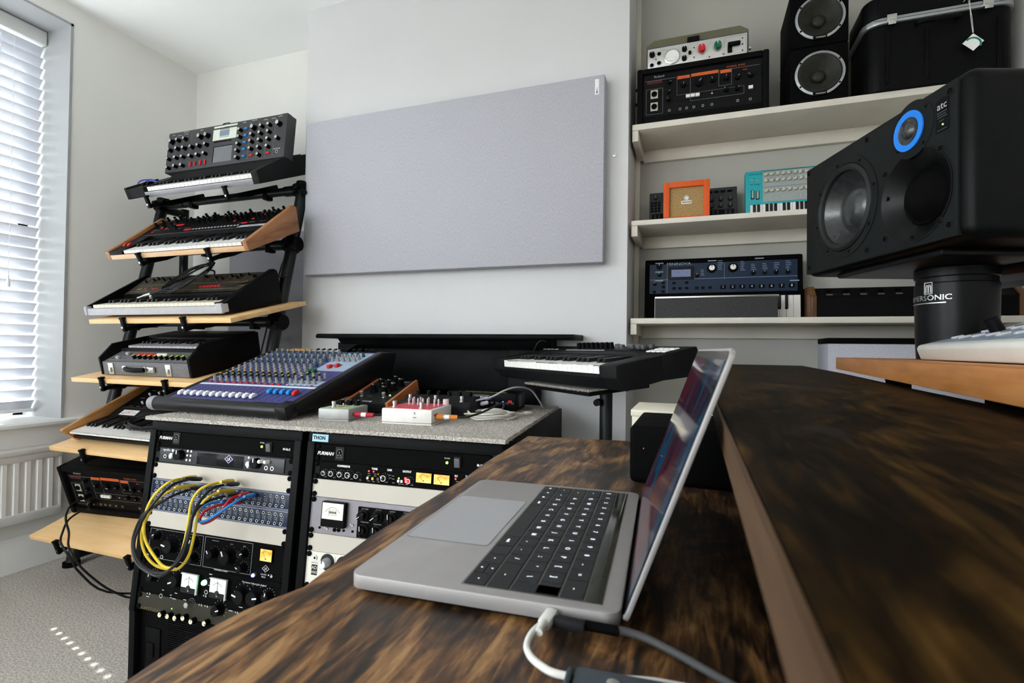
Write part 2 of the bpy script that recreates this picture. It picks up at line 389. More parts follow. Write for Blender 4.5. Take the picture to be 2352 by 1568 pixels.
def blind(a, c, label, holes, tilt):
    t = thing('venetian_blind', label, 'blind', tr(-3.11, 0, 0))
    B().box((-.03, a+.015, 2.53), (.035, c-.015, 2.6), b=.006).o('valance', GLOSSW, t)
    B().box((-.025, a+.02, .70), (.025, c-.02, .716), b=.003).o('bottom_rail', GLOSSW, t)
    # slat with cord slots
    sb = B(); W_ = .025
    cuts = sorted(holes); ycur = a+.018
    prof = [(-W_, 0), (-.004, .0022), (.004, .0022), (W_, 0)]
    def strip(y0, y1, segs):
        for i in segs:
            (xa, za), (xb, zb) = prof[i], prof[i+1]
            sb.bm.faces.new([sb.bm.verts.new(v) for v in ((xa, y0, za), (xb, y0, zb), (xb, y1, zb), (xa, y1, za))])
    for h in cuts: strip(ycur, h-.008, (0, 1, 2)); strip(h-.008, h+.008, (0, 2)); ycur = h+.008
    strip(ycur, c-.018, (0, 1, 2))
    me = sb.mesh('slat', SLAT, recalc=False)
    z = .735; n = 0
    while z < 2.52:
        put(me, 'slat', t, tr(0, 0, z) @ ry(radians(tilt+RND.uniform(-1.5, 1.5)))); z += .0535; n += 1
    for h in holes:
        B().tube([(.024, h, .7), (.024, h, 2.54)], .001, sub=1, seg=6).o('ladder_cord', CORD, t)
        B().tube([(-.024, h, .7), (-.024, h, 2.54)], .001, sub=1, seg=6).o('ladder_cord', CORD, t)
    return t
bl = blind(*WINS[0], 'white venetian blind with tilted slats in the window beside the keyboard stand', [.3, .88, 1.449], -56)

B().tube([(.045, 1.49, 2.5), (.045, 1.49, 1.36)], .0012, sub=1, seg=6).lathe([(.002, 1.30), (.008, 1.305), (.007, 1.33), (.003, 1.36)], tr(.045, 1.49, 0), seg=10).o('pull_cord', CORD, bl)
# radiator
t = thing('radiator', 'white ribbed panel radiator on the wall below the window', 'radiator', tr(X0, 0, 0))
rt, rb, ra, rc = .56, .235, .25, 1.60
b = B(); b.box((.045, ra, rb), (.06, rc, rt-.02), b=.003)
b.box((.045, ra, rb), (.078, rc, rb+.042), b=.006); b.box((.045, ra, rt-.055), (.078, rc, rt-.018), b=.006)
b.box((.045, rc-.008, rb), (.07, rc, rt-.02)); b.o('panel', RADW, t)
y = rc-.045
ribm = None
while y > ra+.03:
    if ribm is None: ribm = B().ext([(-.013, 0), (-.008, .014), (.008, .014), (.013, 0)], rb+.04, rt-.055, axis='z').mesh('rib', RADW)
    put(ribm, 'rib', t, tr(.06, y, 0) @ Matrix(((0, 1, 0, 0), (1, 0, 0, 0), (0, 0, 1, 0), (0, 0, 0, 1)))); y -= .043
B().box((-.0, ra+.005, rt-.022), (.085, rc-.005, rt), b=.004).o('top_grille', RADW, t)
B().box((.0, ra+.005, rb+.01), (.05, ra+.1, rt-.04)).box((0, rc-.1, rb+.01), (.05, rc-.02, rt-.04)).o('wall_bracket', RADW, t)
# acoustic fabric panels
FAB = mat('grey_woven_fabric', (.43, .43, .475), .95, noise=.09, scale=230, bump=.2, bscale=420, stretch=(1, 1, .45))
def apanel(name, lo, hi, label, cat='acoustic panel'):
    t = thing(name, label, cat, tr(*lo)); d = [hi[i]-lo[i] for i in range(3)]
    B().box((0, 0, 0), d, b=.006).o('fabric_cover', FAB, t); return t
ap = apanel('acoustic_panel', (-1.765, 1.976, 1.38), (-.334, 2.0385, 2.112), 'large wide grey fabric acoustic panel on the chimney wall')
B().box((1.393, -.001, .655), (1.409, .002, .715), b=.0005).o('brand_label', WHT, ap, label='small white vertical label with dark blue print')
NAVY = mat('navy_print', (.02, .08, .2), .5, noise=.1, scale=50)
B().box((1.3985, -.0014, .659), (1.4035, -.0008, .667)).box((1.3985, -.0014, .670), (1.4035, -.0008, .673)).box((1.3995, -.0014, .678), (1.4025, -.0008, .6805)).o('label_print', NAVY, ap)
ap = apanel('acoustic_panel', (-2.52, 2.228, .55), (-1.87, 2.288, 1.665), 'upright grey fabric acoustic panel behind the keyboard stand')
ap = apanel('acoustic_panel', (.452, 2.12, .25), (1.0, 2.28, 1.076), 'grey fabric sound panel below the lowest wall shelf')
B().box((0, -.002, .826), (.548, .16, .846), b=.003).o('top_edge_board', BLKM, ap)
# bare fixings on the chimney wall
t = thing('wall_clip', 'small metal clip screwed to the chimney wall beside the large panel', 'clip', tr(-.302, 2.04, 1.815) @ rx(pi/2))
B().box((-.008, -.008, 0), (.008, .008, .004), b=.001).o('plate', STEEL, t); screw(t, tr(0, 0, .004), 0, 0, .004, STEEL)
for x, z in ((-1.94, 1.0), (-1.86, 1.0)): pass
TAPE = mat('yellowed_tape', (.75, .66, .32), .6, noise=.1, scale=60)
tag(B().box((-2.02, 2.3085, 2.385), (-1.995, 2.31, 2.4), b=.0003).o('tape_scrap', TAPE), 'tiny yellow tape scrap on the alcove wall, lower of two', 'tape')
tag(B().box((-1.925, 2.3085, 2.408), (-1.895, 2.31, 2.425), b=.0003).o('tape_scrap', TAPE), 'tiny yellow tape scrap nearest the chimney corner, upper of two', 'tape')
# fireplace
IRON = mat('black_fire_surround', (.006, .0065, .007), .5, noise=.3, scale=12, bump=.3, bscale=30, spec=.06)
t = thing('fireplace', 'black cast fireplace with long black mantel shelf', 'fireplace', tr(0, 0, 0))
B().ext([(1.86, 1.078), (1.855, 1.088), (1.865, 1.098), (2.04, 1.1), (2.04, 1.078)], -1.585, -.42, axis='x', bev=.003).o('mantel_shelf', IRON, t)
B().ext([(1.92, 1.06), (1.90, 1.078), (2.04, 1.078), (2.04, 1.04), (1.95, 1.04)], -1.50, -.53, axis='x').box((FX0-.03, 1.97, 0), (FX0+.1, CY, 1.045), b=.01).box((FX1-.1, 1.97, 0), (FX1+.03, CY, 1.045), b=.01).box((FX0, 1.985, .86), (FX1, CY, 1.045), b=.01).o('surround', IRON, t)
B().ext([(-1.52, 1.0), (-1.42, 1.05), (-1.40, 1.06), (-1.52, 1.06)], 1.93, 2.04, axis='y').o('bracket', IRON, t)
B().box((FX0+.08, 2.06, 0), (FX1-.08, 2.30, .9)).o('fire_back', BLKM, t)
# ---------------------------------------------------------------- right alcove: shelves and what stands on them
def quad(x0, x1, bl, br, tl, tr_, W, H_):
    """read-off of a face seen in a crop: (column,row) -> (along, up) in metres on the face"""
    def q(X, Y):
        u = (X-x0)/(x1-x0); yb = bl+(br-bl)*u; yt = tl+(tr_-tl)*u
        return u*W, (yb-Y)/(yb-yt)*H_
    return q
for k, (zt, th) in enumerate(((1.934, .024), (1.553, .02), (1.168, .022))):
    t = thing('wall_shelf', ['topmost cream painted alcove shelf carrying the case and speakers', 'middle cream painted alcove shelf with the orange amp', 'lowest cream painted alcove shelf with the blue synth'][k], 'shelf', tr(-.25, 2.06, zt))
    B().box((.012, 0, -th), (1.24, .25, 0), b=.0025).o('board', SHELFW, t)
    B().box((.012, .004, -th-.042), (.036, .232, -th), b=.0015).o('side_batten', SHELFW, t)
    B().box((1.222, .004, -th-.042), (1.246, .232, -th), b=.0015).o('side_batten', SHELFW, t)
    B().box((.036, .228, -th-.05), (1.222, .25, -th), b=.0015).o('rear_batten', SHELFW, t)
struct(B().box((-.25, 2.285, .9), (-.229, 2.31, H), b=.002).o('trim_5', SHELFW))
def FR(x, y, z, lean=0): return tr(x, y, z) @ rx(pi/2-lean)      # local x right, y up, z towards the room
ORP = mat('orange_print', (.55, .1, .02), .6, noise=.1, scale=60)
def echo_unit(M, label, plugs=False):
    """chorus echo box: tolex case, sunken black panel"""
    t = thing('echo_unit', label, 'echo unit', M)
    W, Hh, D = .474, .222, .2
    b = B(); b.box((0, 0, -D), (W, Hh, -.012), b=.008)
    for lo, hi in (((0, 0, -.03), (.022, Hh, .012)), ((W-.022, 0, -.03), (W, Hh, .012)), ((.02, 0, -.03), (W-.02, .03, .006)), ((.02, Hh-.022, -.03), (W-.02, Hh, .01))): b.box(lo, hi, b=.006)
    b.o('case', TOLEX, t)
    B().box((.02, .028, -.012), (W-.02, Hh-.02, -.004)).o('front_panel', BLKG if not plugs else BLK, t)
    T = tr(0, 0, -.004)
    q = quad(110, 1420, 1240, 1075, 660, 460, W, Hh)
    P = lambda X, Y: q(X, Y)
    for x0, y0, x1, y1 in ((530, 720, 655, 745), (672, 690, 940, 720), (960, 660, 1068, 690)):
        a = P(x0, y1); c = P(x1, y0); lines(t, T, [(a[0], a[1], c[0], a[1]+.012)], ORP, 'orange_band', .0006)
    a = P(525, 990); c = P(1190, 790); e = P(945, 820); f = P(1070, 640)
    lines(t, T, frame_rects(a[0], a[1], P(665, 0)[0], P(660, 715)[1])+frame_rects(a[0], a[1], c[0], c[1]-.01)+frame_rects(P(945, 0)[0], e[1], P(1070, 0)[0], f[1])+frame_rects(P(205, 0)[0], P(205, 1120)[1], P(380, 0)[0], P(380, 830)[1]), PRINTG)
    lines(t, T, [(.03, P(400, 740)[1], W-.03, P(400, 740)[1]+.0008)], PRINTG)
    x, y = P(340, 727); txt(t, 'Roland', T @ tr(x, y+.006, 0), .014, PRINTG)
    x, y = P(1115, 610); txt(t, 'CHORUS  ECHO', T @ tr(x-.002, y, 0), .009, ORP)
    x, y = P(1200, 636); txt(t, 'RE-501', T @ tr(x, y-.005, 0), .006, ORP)
    for X, Y, r in ((450, 775, .008), (440, 880, .008), (440, 960, .008), (590, 810, .01), (745, 785, .016), (885, 760, .01), (1015, 740, .01), (1125, 735, .01), (1250, 715, .01), (1015, 860, .009), (1125, 850, .009)):
        x, y = P(X, Y); knob(t, T, x, y, r, .012, ptr=PRINTG, a=RND.uniform(-2, 2))
    for X, Y in ((450, 1070), (560, 1055), (628, 1045), (700, 1035), (790, 1022), (880, 1010), (1130, 975), (1250, 960)):
        x, y = P(X, Y); jack(t, T, x, y, .005, PRINTG if not plugs else STEEL)
    for X, Y in ((640, 925), (688, 918), (736, 912), (1252, 842)):
        x, y = P(X, Y); button(t, T, x, y, .0155, .012, .008, WKEY, 'rocker_switch')
    x, y = P(880, 895); toggle(t, T, x, y, .8)
    PL = mat('pale_connector_plate', (.45, .43, .36), .4, noise=.05, scale=60)
    for X, Y in ((290, 900), (290, 1030)):
        x, y = P(X, Y); button(t, T, x, y, .028, .034, .001, PL, 'connector_plate')
        inst('xlr', 'xlr_socket', lambda: B().lathe([(.011, 0), (.011, .003), (.009, .003), (.0085, .001)], seg=16, ms=[0, 0, 1]), [DGREY, BLKM], t, T @ tr(x, y, .001))
    a = P(212, 800); lines(t, T, [(a[0], a[1], a[0]+.058, a[1]+.012)], mat('dark_maroon', (.06, .006, .008), .5, noise=.05, scale=60), 'badge_strip')
    for zz in (.06, .12):
        B().cyl(.006, 0, .012, ry(-pi/2), seg=12).o('side_foot', BLK, t, tr(0, zz+.05, -.05))
    return t
echo_unit(FR(-.222, 2.085, 1.936), 'black echo unit on the topmost alcove shelf under the silver preamp')
# silver preamp on top
SILV = mat('silver_panel', (.62, .62, .6), .35, .6, noise=.04, scale=40)
t = thing('field_preamp', 'silver faced field recorder unit lying on the black echo unit', 'recorder', FR(-.19, 2.1, 2.16))
W, Hh = .375, .092
B().box((0, 0, -.18), (W, Hh, 0), b=.006).o('case', MGREY, t)
B().box((.006, .006, 0), (W-.006, Hh-.008, .003), b=.001).o('face_plate', SILV, t)
LIDM = mat('smoky_yellow_perspex', (.55, .52, .32), .15, noise=.03, scale=10, trans=.8)
B().ext([(0, 0), (.0, .012), (.03, .032), (W-.03, .032), (W, .012), (W, 0)], -.17, -.012, tr(0, Hh, 0), axis='z').o('clear_lid', LIDM, t)
B().box((.15, 0, -.012), (.2, .02, .004), tr(0, Hh, 0), b=.002) if 0 else None
B().box((.155, Hh-.006, -.02), (.20, Hh+.014, .006), b=.003).o('lid_latch', BLK, t)
q = quad(210, 1225, 650, 490, 430, 270, W, Hh); T = tr(0, 0, .003)
x, y = q(478, 515)
B().lathe([(.03, 0), (.03, .006), (.026, .008), (.0255, .003)], ms=[0, 0, 1]).o('meter_rim', [STEEL, WHT], t, T @ tr(x, y, 0))
B().box((-.018, -.016, 0), (.018, -.004, .003), b=.002).o('meter_window', WHT, t, T @ tr(x, y, .003))
GRN = mat('dark_green_knob', (.01, .12, .07), .35, noise=.1, scale=40)
for X, Y, m in ((775, 445, RED), (930, 418, GRN)):
    x, y = q(X, Y); B().lathe([(.021, 0), (.021, .002), (.017, .002)], seg=24).o('dial_ring', STEEL, t, T @ tr(x, y, 0)); knob(t, T @ tr(0, 0, .002), x, y, .0145, .016, m, m, seg=20)
for X, Y, r in ((272, 500, .011), (603, 445, .010), (602, 532, .010), (658, 480, .006)):
    x, y = q(X, Y); knob(t, T, x, y, r, .012)
for X, Y in ((345, 487), (345, 575), (270, 597)):
    x, y = q(X, Y); inst('din', 'din_socket', lambda: B().lathe([(.010, 0), (.010, .002), (.0075, .002), (.007, .0005)], seg=16, ms=[0, 0, 1]), [STEEL, BLKM], t, T @ tr(x, y, 0))
for X, Y in ((698, 430), (698, 520), (1165, 345), (1165, 400), (1165, 455), (850, 515), (985, 490), (312, 540)):
    x, y = q(X, Y); jack(t, T, x, y, .004)
x, y = q(1085, 400); B().box((-.022, -.008, 0), (.022, .006, .014), b=.003).box((-.022, -.03, 0), (-.006, -.008, .004), b=.001).o('function_switch', BLK, t, T @ tr(x, y, 0))
x, y = q(800, 355); txt(t, 'NAGRA IV-S', T @ tr(x, y, 0), .006, PRINTK)
x, y = q(300, 430); txt(t, 'MICROPHONE', T @ tr(x+.01, y, 0), .004, PRINTK)
lines(t, T, frame_rects(.008, .01, .085, .07, .0005)+frame_rects(.29, .012, .365, .078, .0005), PRINTK)
for xx in (-.008, W): B().lathe([(.004, -.006), (.004, 0), (.007, 0), (.007, .006)], ry(pi/2), seg=12).o('strap_post', STEEL, t, tr(xx+.004, .02 if xx < 0 else .04, -.03))
# two stacked bookshelf speakers
CONE = mat('speaker_cone', (.022, .022, .017), .6, noise=.25, scale=40)
RING = mat('grey_metal_ring', (.38, .40, .41), .35, .7, noise=.05, scale=60)
for k, z in enumerate((1.937, 2.138)):
    t = thing('bookshelf_speaker', ['lower black bookshelf speaker with silver ring on the top shelf', 'upper black bookshelf speaker with silver ring, stacked on another'][k], 'speaker', FR(.318, 2.07, z), 'stacked bookshelf speakers')
    W, Hh = .184, .198
    T = tr(W/2+.003, .098, 0)
    cut(B().box((0, 0, -.225), (W, Hh, 0), b=.004).o('cabinet', BLKM, t), [(T, .0695, .06)])
    B().lathe([(.079, 0), (.079, .004), (.071, .006), (.0695, .002)], T, seg=48, cap=(0, 0)).o('trim_ring', RING, t)
    B().lathe([(.0695, .001), (.066, .006), (.06, .003), (.055, -.004), (.02, -.03)], T, seg=40, cap=(0, 1)).o('cone', CONE, t)
    B().sph(.022, T @ tr(0, 0, -.024), seg=20, sc=(1, 1, .6)).o('dust_cap', CONE, t)
    for a in (35, 145, 215, 325): screw(t, T @ tr(0, 0, .005), .0745*cos(radians(a)), .0745*sin(radians(a)), .0035, BLK)
    B().box((-.022, -.081, .002), (.022, -.068, .0075), T, b=.001).o('name_tab', BLK, t)
    txt(t, 'TANNOY', T @ tr(.002, -.0745, .0075), .0075)
# flight case
t = thing('equipment_case', 'black moulded case with aluminium rim and clasps on the top shelf', 'case', FR(.545, 2.05, 1.936))
W, Hh = .42, .325
def rrect(w, h, r, n=5):
    p = []
    for cx, cy, a0 in ((w-r, r, -90), (w-r, h-r, 0), (r, h-r, 90), (r, r, 180)):
        for i in range(n+1): a = radians(a0+90*i/n); p.append((cx+r*cos(a), cy+r*sin(a)))
    return p
B().ext([(x+.006, z) for x, z in rrect(W-.012, .235, .05)], 0, .225, tr(0, 0, -.235), axis='y', bev=.004).o('lower_shell', BLK, t)
B().ext([(x, z) for x, z in rrect(W, .245, .055)], .245, Hh, tr(0, 0, -.24), axis='y', bev=.012).o('lid', BLK, t)
B().ext([(x, z) for x, z in rrect(W+.002, .248, .056)], .225, .245, tr(-.001, 0, -.2415), axis='y', bev=.002).o('metal_rim', RING, t)
B().box((.0, .2345, .0066), (W-.05, .2355, .0072)).o('rim_seam', BLKM, t, tr(.025, 0, .0))
for xx in (.075, .335):
    b = B(); b.box((-.014, -.012, 0), (.014, .014, .006), b=.001).box((-.011, -.022, .003), (.011, -.004, .009), b=.001).box((-.006, -.018, .009), (.006, -.008, .011), b=.001); b.o('clasp', STEEL, t, tr(xx, .236, .006))
B().tube([(.145, .205, .005), (.15, .2, .025), (.2, .198, .028), (.25, .2, .025), (.255, .205, .005)], .007, seg=10).o('handle', BLK, t)
for xx in (.06, .17, .36): B().box((xx, .02, -.001), (xx+.012, .19, .005), b=.003).o('moulded_rib', BLK, t)
tg = thing('hang_tag', 'square white card tag with green print hanging from the black case', 'tag', FR(.545+.285, 2.035, 2.075))
STR = mat('white_string', (.7, .7, .66), .8, noise=.1, scale=80)
B().tube([(-.016, .11, -.004), (-.006, .118, .006), (.006, .112, 0), (-.004, .105, .008), (0, .05, .005), (.006, .002, .002)], .0008, seg=6).o('string', STR, tg)
B().tube([(-.006, .108, .004), (.002, .055, .006), (.008, .002, .002)], .0007, seg=6).o('string', STR, tg)
B().box((-.04, -.04, 0), (.0, .0, .0008), tr(.008, .0, 0) @ rz(radians(45)) @ tr(0, 0, 0)).o('card', WHT, tg, rz(radians(0)) @ tr(0, 0, 0))
GRP = mat('green_print', (.02, .2, .12), .6, noise=.1, scale=60)
b = B()
for i in range(9): a = radians(-10+i*17); b.box((-.002, -.0035, .0008), (.0035, .0035, .0012), tr(.006, -.036, 0) @ rz(a) @ tr(.021, 0, 0))
b.o('printed_arc', GRP, tg)
# orange amp
t = thing('mini_guitar_amp', 'tiny orange amplifier with tan grille cloth on the middle shelf', 'amplifier', FR(-.119, 2.1, 1.553))
OR = mat('orange_vinyl', (.62, .09, .012), .5, noise=.06, scale=120, bump=.2, bscale=500)
GRILLE = mat('tan_grille_cloth', (.34, .22, .09), .85, noise=.35, scale=260, bump=.4, bscale=500)
W, Hh = .171, .15
b = B()
for lo, hi in (((0, 0, -.085), (.023, Hh, .004)), ((W-.023, 0, -.085), (W, Hh, .004)), ((.022, 0, -.084), (W-.022, .013, .0035)), ((.022, Hh-.022, -.084), (W-.022, Hh, .0035))): b.box(lo, hi, b=.002)
b.o('cabinet', OR, t)
B().box((.02, .01, -.08), (W-.02, Hh-.02, -.008)).o('grille_cloth', GRILLE, t)
T = tr(W/2, .07, -.008)
B().box((-.019, -.0065, 0), (.019, .006, .001)).cyl(.009, 0, .001, tr(0, .017, 0), seg=12).o('badge', WHT, t, T)
txt(t, 'ORANGE', T @ tr(0, -.0005, .001), .0085, PRINTK, bold=.0003)
B().tube([(.006*cos(a), .017+.006*sin(a), .0014) for a in [k*.6 for k in range(9)]], .0008, seg=5).o('crest', PRINTK, t, T)
# dark mini controller behind the orange amp
t = thing('mini_keyboard', 'small dark pad keyboard propped upright behind the tiny orange amp', 'keyboard', FR(-.183, 2.215, 1.553, .12))
W, Hh = .34, .155
CHAR = mat('charcoal_plastic', (.028, .032, .036), .5, noise=.08, scale=60)
B().box((0, 0, -.03), (W, Hh, 0), b=.003).o('body', CHAR, t)
T = tr(0, 0, 0)
for i in range(3):
    for j in range(2): knob(t, T, .245+i*.035, .105-j*.028, .0095, .006, CHAR, BLK, PRINTG)
knob(t, T, .025, .132, .009, .006, CHAR, BLK, PRINTG)
for i in range(4): button(t, T, .238+i*.025, .137, .018, .01, .002, BLK, 'pad')
for i in range(3):
    for j in range(4): button(t, T, .012+i*.014, .11-j*.012, .011, .009, .002, BLK, 'pad')
keyboard(t, T @ tr(.01, .006, .004), 20, 'C', .016, .055, .034, hb=.004, wm=BLK, front=.003)
# teal mini synth
TEAL = mat('teal_plastic', (.02, .33, .36), .45, noise=.04, scale=60)
t = thing('mini_synth', 'teal blue mini keyboard synth propped upright on the middle shelf', 'synthesizer', FR(.185, 2.19, 1.553, .14))
W, Hh = .325, .206
B().box((0, 0, -.045), (W, Hh, 0), b=.006).o('body', TEAL, t)
q = quad(1010, 2100, 505, 425, 110, 0, W, Hh); T = tr(0, 0, 0)
GP = mat('pale_grey_plate', (.30, .34, .33), .5, noise=.04, scale=60)
x, y = q(1220, 350); B().box((x, y, 0), (W-.006, Hh-.006, .001)).o('control_plate', GP, t)
lines(t, tr(0, 0, .001), [(x, q(1220, 232)[1], W-.006, q(1220, 232)[1]+.001), (x, Hh-.008, W-.006, Hh-.006)], PRINTK)
BEI = mat('beige_knob', (.5, .49, .42), .5, noise=.05, scale=60)
for j, (Y, kk) in enumerate(((130, 0), (180, 0), (262, 0), (318, 1))):
    for i in range(9):
        x, y = q(1255+i*67, Y-i*6.3)
        if x > W-.02: continue
        (toggle(t, tr(0, 0, .001), x, y, .55) if kk else knob(t, tr(0, 0, .001), x, y, .0072, .01, BEI, BEI, PRINTK, a=RND.uniform(-2, 2)))
for X in (1098, 1158):
    x, y = q(X, 295); B().box((-.006, -.018, 0), (.006, .018, .0005)).o('wheel_slot', BLKM, t, tr(x, y, 0)); B().box((-.004, -.016, 0), (.004, .016, .006), b=.003).o('wheel', GP, t, tr(x, y, 0))
for X in (1092, 1150): x, y = q(X, 178); button(t, T, x, y, .01, .004, .002, GP)
x, y = q(1135, 130); txt(t, 'MICROBRUTE', T @ tr(x, y, 0), .0078, PRINTK)
x, y = q(1125, 212); txt(t, 'ARTURIA', T @ tr(x, y, 0), .0085, PRINTK)
x, y = q(1120, 158); txt(t, '. . . .', T @ tr(x, y, 0), .008, PRINTK)
keyboard(t, T @ tr(.0165, .001, .006), 20, 'C', .0148, .06, .036, hb=.004, front=.005)
# blue synth on the lowest shelf
NAV = mat('navy_panel', (.003, .014, .04), .45, noise=.08, scale=60)
NPR = mat('pale_blue_print', (.25, .33, .4), .6, noise=.05, scale=90)
t = thing('mini_synth', 'black and navy blue synth with small display, standing on the lowest shelf', 'synthesizer', FR(-.196, 2.185, 1.168, .08))
W, Hh = .583, .252
B().box((0, 0, -.06), (W, Hh, 0), b=.006).o('body', BLKM, t)
q = quad(150, 1525, 1385, 1370, 855, 815, W, Hh); T = tr(0, 0, .0015)
a = q(195, 1155); c = q(1480, 850)
B().box((a[0], a[1], 0), (c[0], c[1]-.006, .0015)).o('control_panel', NAV, t)
x, y = q(487, 975); B().box((x-.05, y-.027, 0), (x+.05, y+.027, .0015), b=.001).o('display_bezel', DGREY, t, T); 
LCD = mat('blue_grey_display', (.16, .19, .33), .3, noise=.1, scale=60)
B().box((x-.037, y-.015, .0015), (x+.037, y+.015, .002)).o('display', LCD, t, T)
x, y = q(465, 895); txt(t, 'MININOVA', T @ tr(x, y+.001, 0), .016, NPR, sx=1.2)
for X, Y in ((763, 935), (947, 930)):
    x, y = q(X, Y); knob(t, T, x, y, .0145, .013, STEEL, BLK, PRINTK, skirt=1.3, seg=20)
for X, Y in ((285, 990), (243, 1070), (632, 997), (1118, 980), (1212, 977), (1306, 975), (1400, 972)): x, y = q(X, Y); knob(t, T, x, y, .0075, .012, BLK, BLK, PRINT)
for X, Y in ((285, 915),): x, y = q(X, Y); knob(t, T, x, y, .012, .008)
for i in range(8):
    x, y = q(862+i*81.5, 1098-i*1.5); button(t, T, x, y, .020, .015, .003, BLK, 'pad'); txt(t, str(i+1), T @ tr(x, y, .003), .0125, PRINT)
for X, Y in ((425, 1108), (480, 1108), (540, 1106), (425, 1062), (540, 1058), (630, 1104), (685, 1103), (748, 1101), (325, 1060), (325, 1095), (243, 1138), (323, 1136)): x, y = q(X, Y); button(t, T, x, y, .013, .010, .002, BLK)
r_s = []
for X, Y, w_, n in ((815, 870, .02, 6), (1010, 880, .02, 6), (1100, 905, .02, 4), (1195, 900, .02, 4), (1290, 895, .02, 4), (1385, 880, .02, 5), (665, 950, .016, 4)):
    for k in range(n): x, y = q(X, Y+k*15); r_s.append((x, y, x+w_*(.6+.4*RND.random()), y+.0016))
for X, Y in ((765, 868), (1170, 852), (285, 885), (285, 962), (285, 1040), (1455, 1045)): x, y = q(X, Y); r_s.append((x-.016, y-.002, x+.016, y+.002))
lines(t, T, r_s, NPR)
lines(t, T, [(q(360, 0)[0], a[1]+.004, q(362, 0)[0], c[1]-.01), (q(872, 0)[0], q(0, 1050)[1], q(874, 0)[0], c[1]-.01), (q(200, 0)[0], q(0, 1040)[1], q(1480, 0)[0], q(0, 1037)[1])], NPR)
x, y = q(245, 1355); keyboard(t, tr(x, .004, .004), 22, 'C', (q(1502, 0)[0]-x)/22, .088, .055, hb=.006, front=.004)
t = thing('fabric_box', 'low dark grey fabric box with silver top edge before the blue synth', 'box', FR(-.146, 2.075, 1.168))
DFAB = mat('charcoal_fabric', (.045, .045, .045), .9, noise=.3, scale=200, bump=.3, bscale=400)
B().box((0, 0, -.035), (.431, .078, 0), b=.003).o('body', DFAB, t); B().box((0, .077, -.035), (.434, .084, .002), b=.001).o('top_trim', STEEL, t)
# wood-ended unit
DW = wood('dark_walnut', [(.3, (.045, .018, .006)), (.5, (.10, .045, .014)), (.75, (.16, .075, .025))], 'Y', 1, .45, 10, 6, 80)
t = thing('wood_ended_drum_machine', 'dark wood-ended drum machine behind the big monitor, on the lowest shelf', 'drum machine', FR(.392, 2.08, 1.168))
side = [(0, 0), (0, .072), (-.05, .115), (-.19, .118), (-.19, 0)]
for xx in (0, .585): B().ext([(z, y) for z, y in [(p[1], p[0]) for p in side]], xx, xx+.018, axis='x', bev=.002).o('wooden_end', DW, t)
B().ext([(p[1], p[0]-.004) for p in [(0, .004), (0, .068), (-.05, .108), (-.19, .11), (-.19, .004)]], .018, .585, axis='x').o('body', BLK, t)
Tp = tr(0, .070, -.003) @ rx(-math.atan2(.05, .041)+0)
for i in range(10):
    B().box((-.008, -.003, 0), (.008, .003, .007), b=.0015).o('lever', BLKM, t, Tp @ tr(.06+i*.052, .036, 0))
lines(t, Tp, [(.05+i*.052, .014+j*.005, .07+i*.052, .0155+j*.005) for i in range(10) for j in range(2)], PRINTG)

# the walls and everything on them share one survey scale about the viewpoint
KS = .956
_m = tr(0, 0, ZC) @ Matrix.Scale(KS, 4) @ tr(0, 0, -ZC)
for o in list(C.objects):
    if o.parent is None and o not in (cam, sun): o.matrix_basis = _m @ o.matrix_basis
# ---------------------------------------------------------------- tiered keyboard stand and its instruments
import numpy as np
def hom(px, W, H_):
    """four corners in a crop (lower left, lower right, upper right, upper left) -> metres on the face"""
    dst = [(0, 0), (W, 0), (W, H_), (0, H_)]; A = []; bb = []
    for (x, y), (u, v) in zip(px, dst):
        A.append([x, y, 1, 0, 0, 0, -u*x, -u*y]); bb.append(u); A.append([0, 0, 0, x, y, 1, -v*x, -v*y]); bb.append(v)
    h = np.linalg.solve(np.array(A, float), np.array(bb, float))
    def f(x, y):
        d = h[6]*x+h[7]*y+1; return (float((h[0]*x+h[1]*y+h[2])/d), float((h[3]*x+h[4]*y+h[5])/d))
    return f
FLZ = .046
PIPE = mat('black_powder_coat', (.006, .008, .008), .33, noise=.15, scale=30, bump=.04, bscale=300)
stand = thing('keyboard_stand', 'tall black tubular keyboard stand with six tiers in the left corner', 'stand', tr(0, 0, 0))
XL, XR = -2.62, -1.715
ly = lambda z: 1.515+.222*z
def pipe(name, p, q, r=.024, mt=None): return B().tube([p, q], r, sub=1, seg=16).o(name, mt or PIPE, stand)
pipe('leg', (XL, ly(.05), .05), (XL, ly(1.76), 1.76), .025); pipe('leg', (XR, ly(.05), .05), (XR, ly(1.76), 1.76), .025)
pipe('rear_post', (XL+.01, 2.02, .05), (XL+.01, 2.02, 1.77), .021)
pipe('rear_brace', (XL, ly(1.72), 1.745), (XL+.01, 2.02, 1.745), .02)
for x, y in ((XL, ly(.05)), (XR, ly(.05)), (XL+.01, 2.02)): B().cyl(.032, 0, .02, seg=14).o('rubber_foot', BLKM, stand, tr(x, y, FLZ))
pipe('base_rail', (XL, ly(.1), .09), (XL+.01, 2.02, .09), .02)
TIERS = [(1.685, 1.708, 25.2, 1.765, (-2.404, -1.923), .34), (1.54, 1.407, 26.9, 1.50, (-2.236, -1.841), .28), (1.44, 1.122, 15.7, 1.145, (-2.175, -1.841), .36),
         (1.41, .88, 12, .86, (-2.246, -1.891), .36), (1.38, .592, 14, .62, (-2.301, -1.9), .36), (1.33, .241, 18, .335, (-2.356, -1.95), .36)]
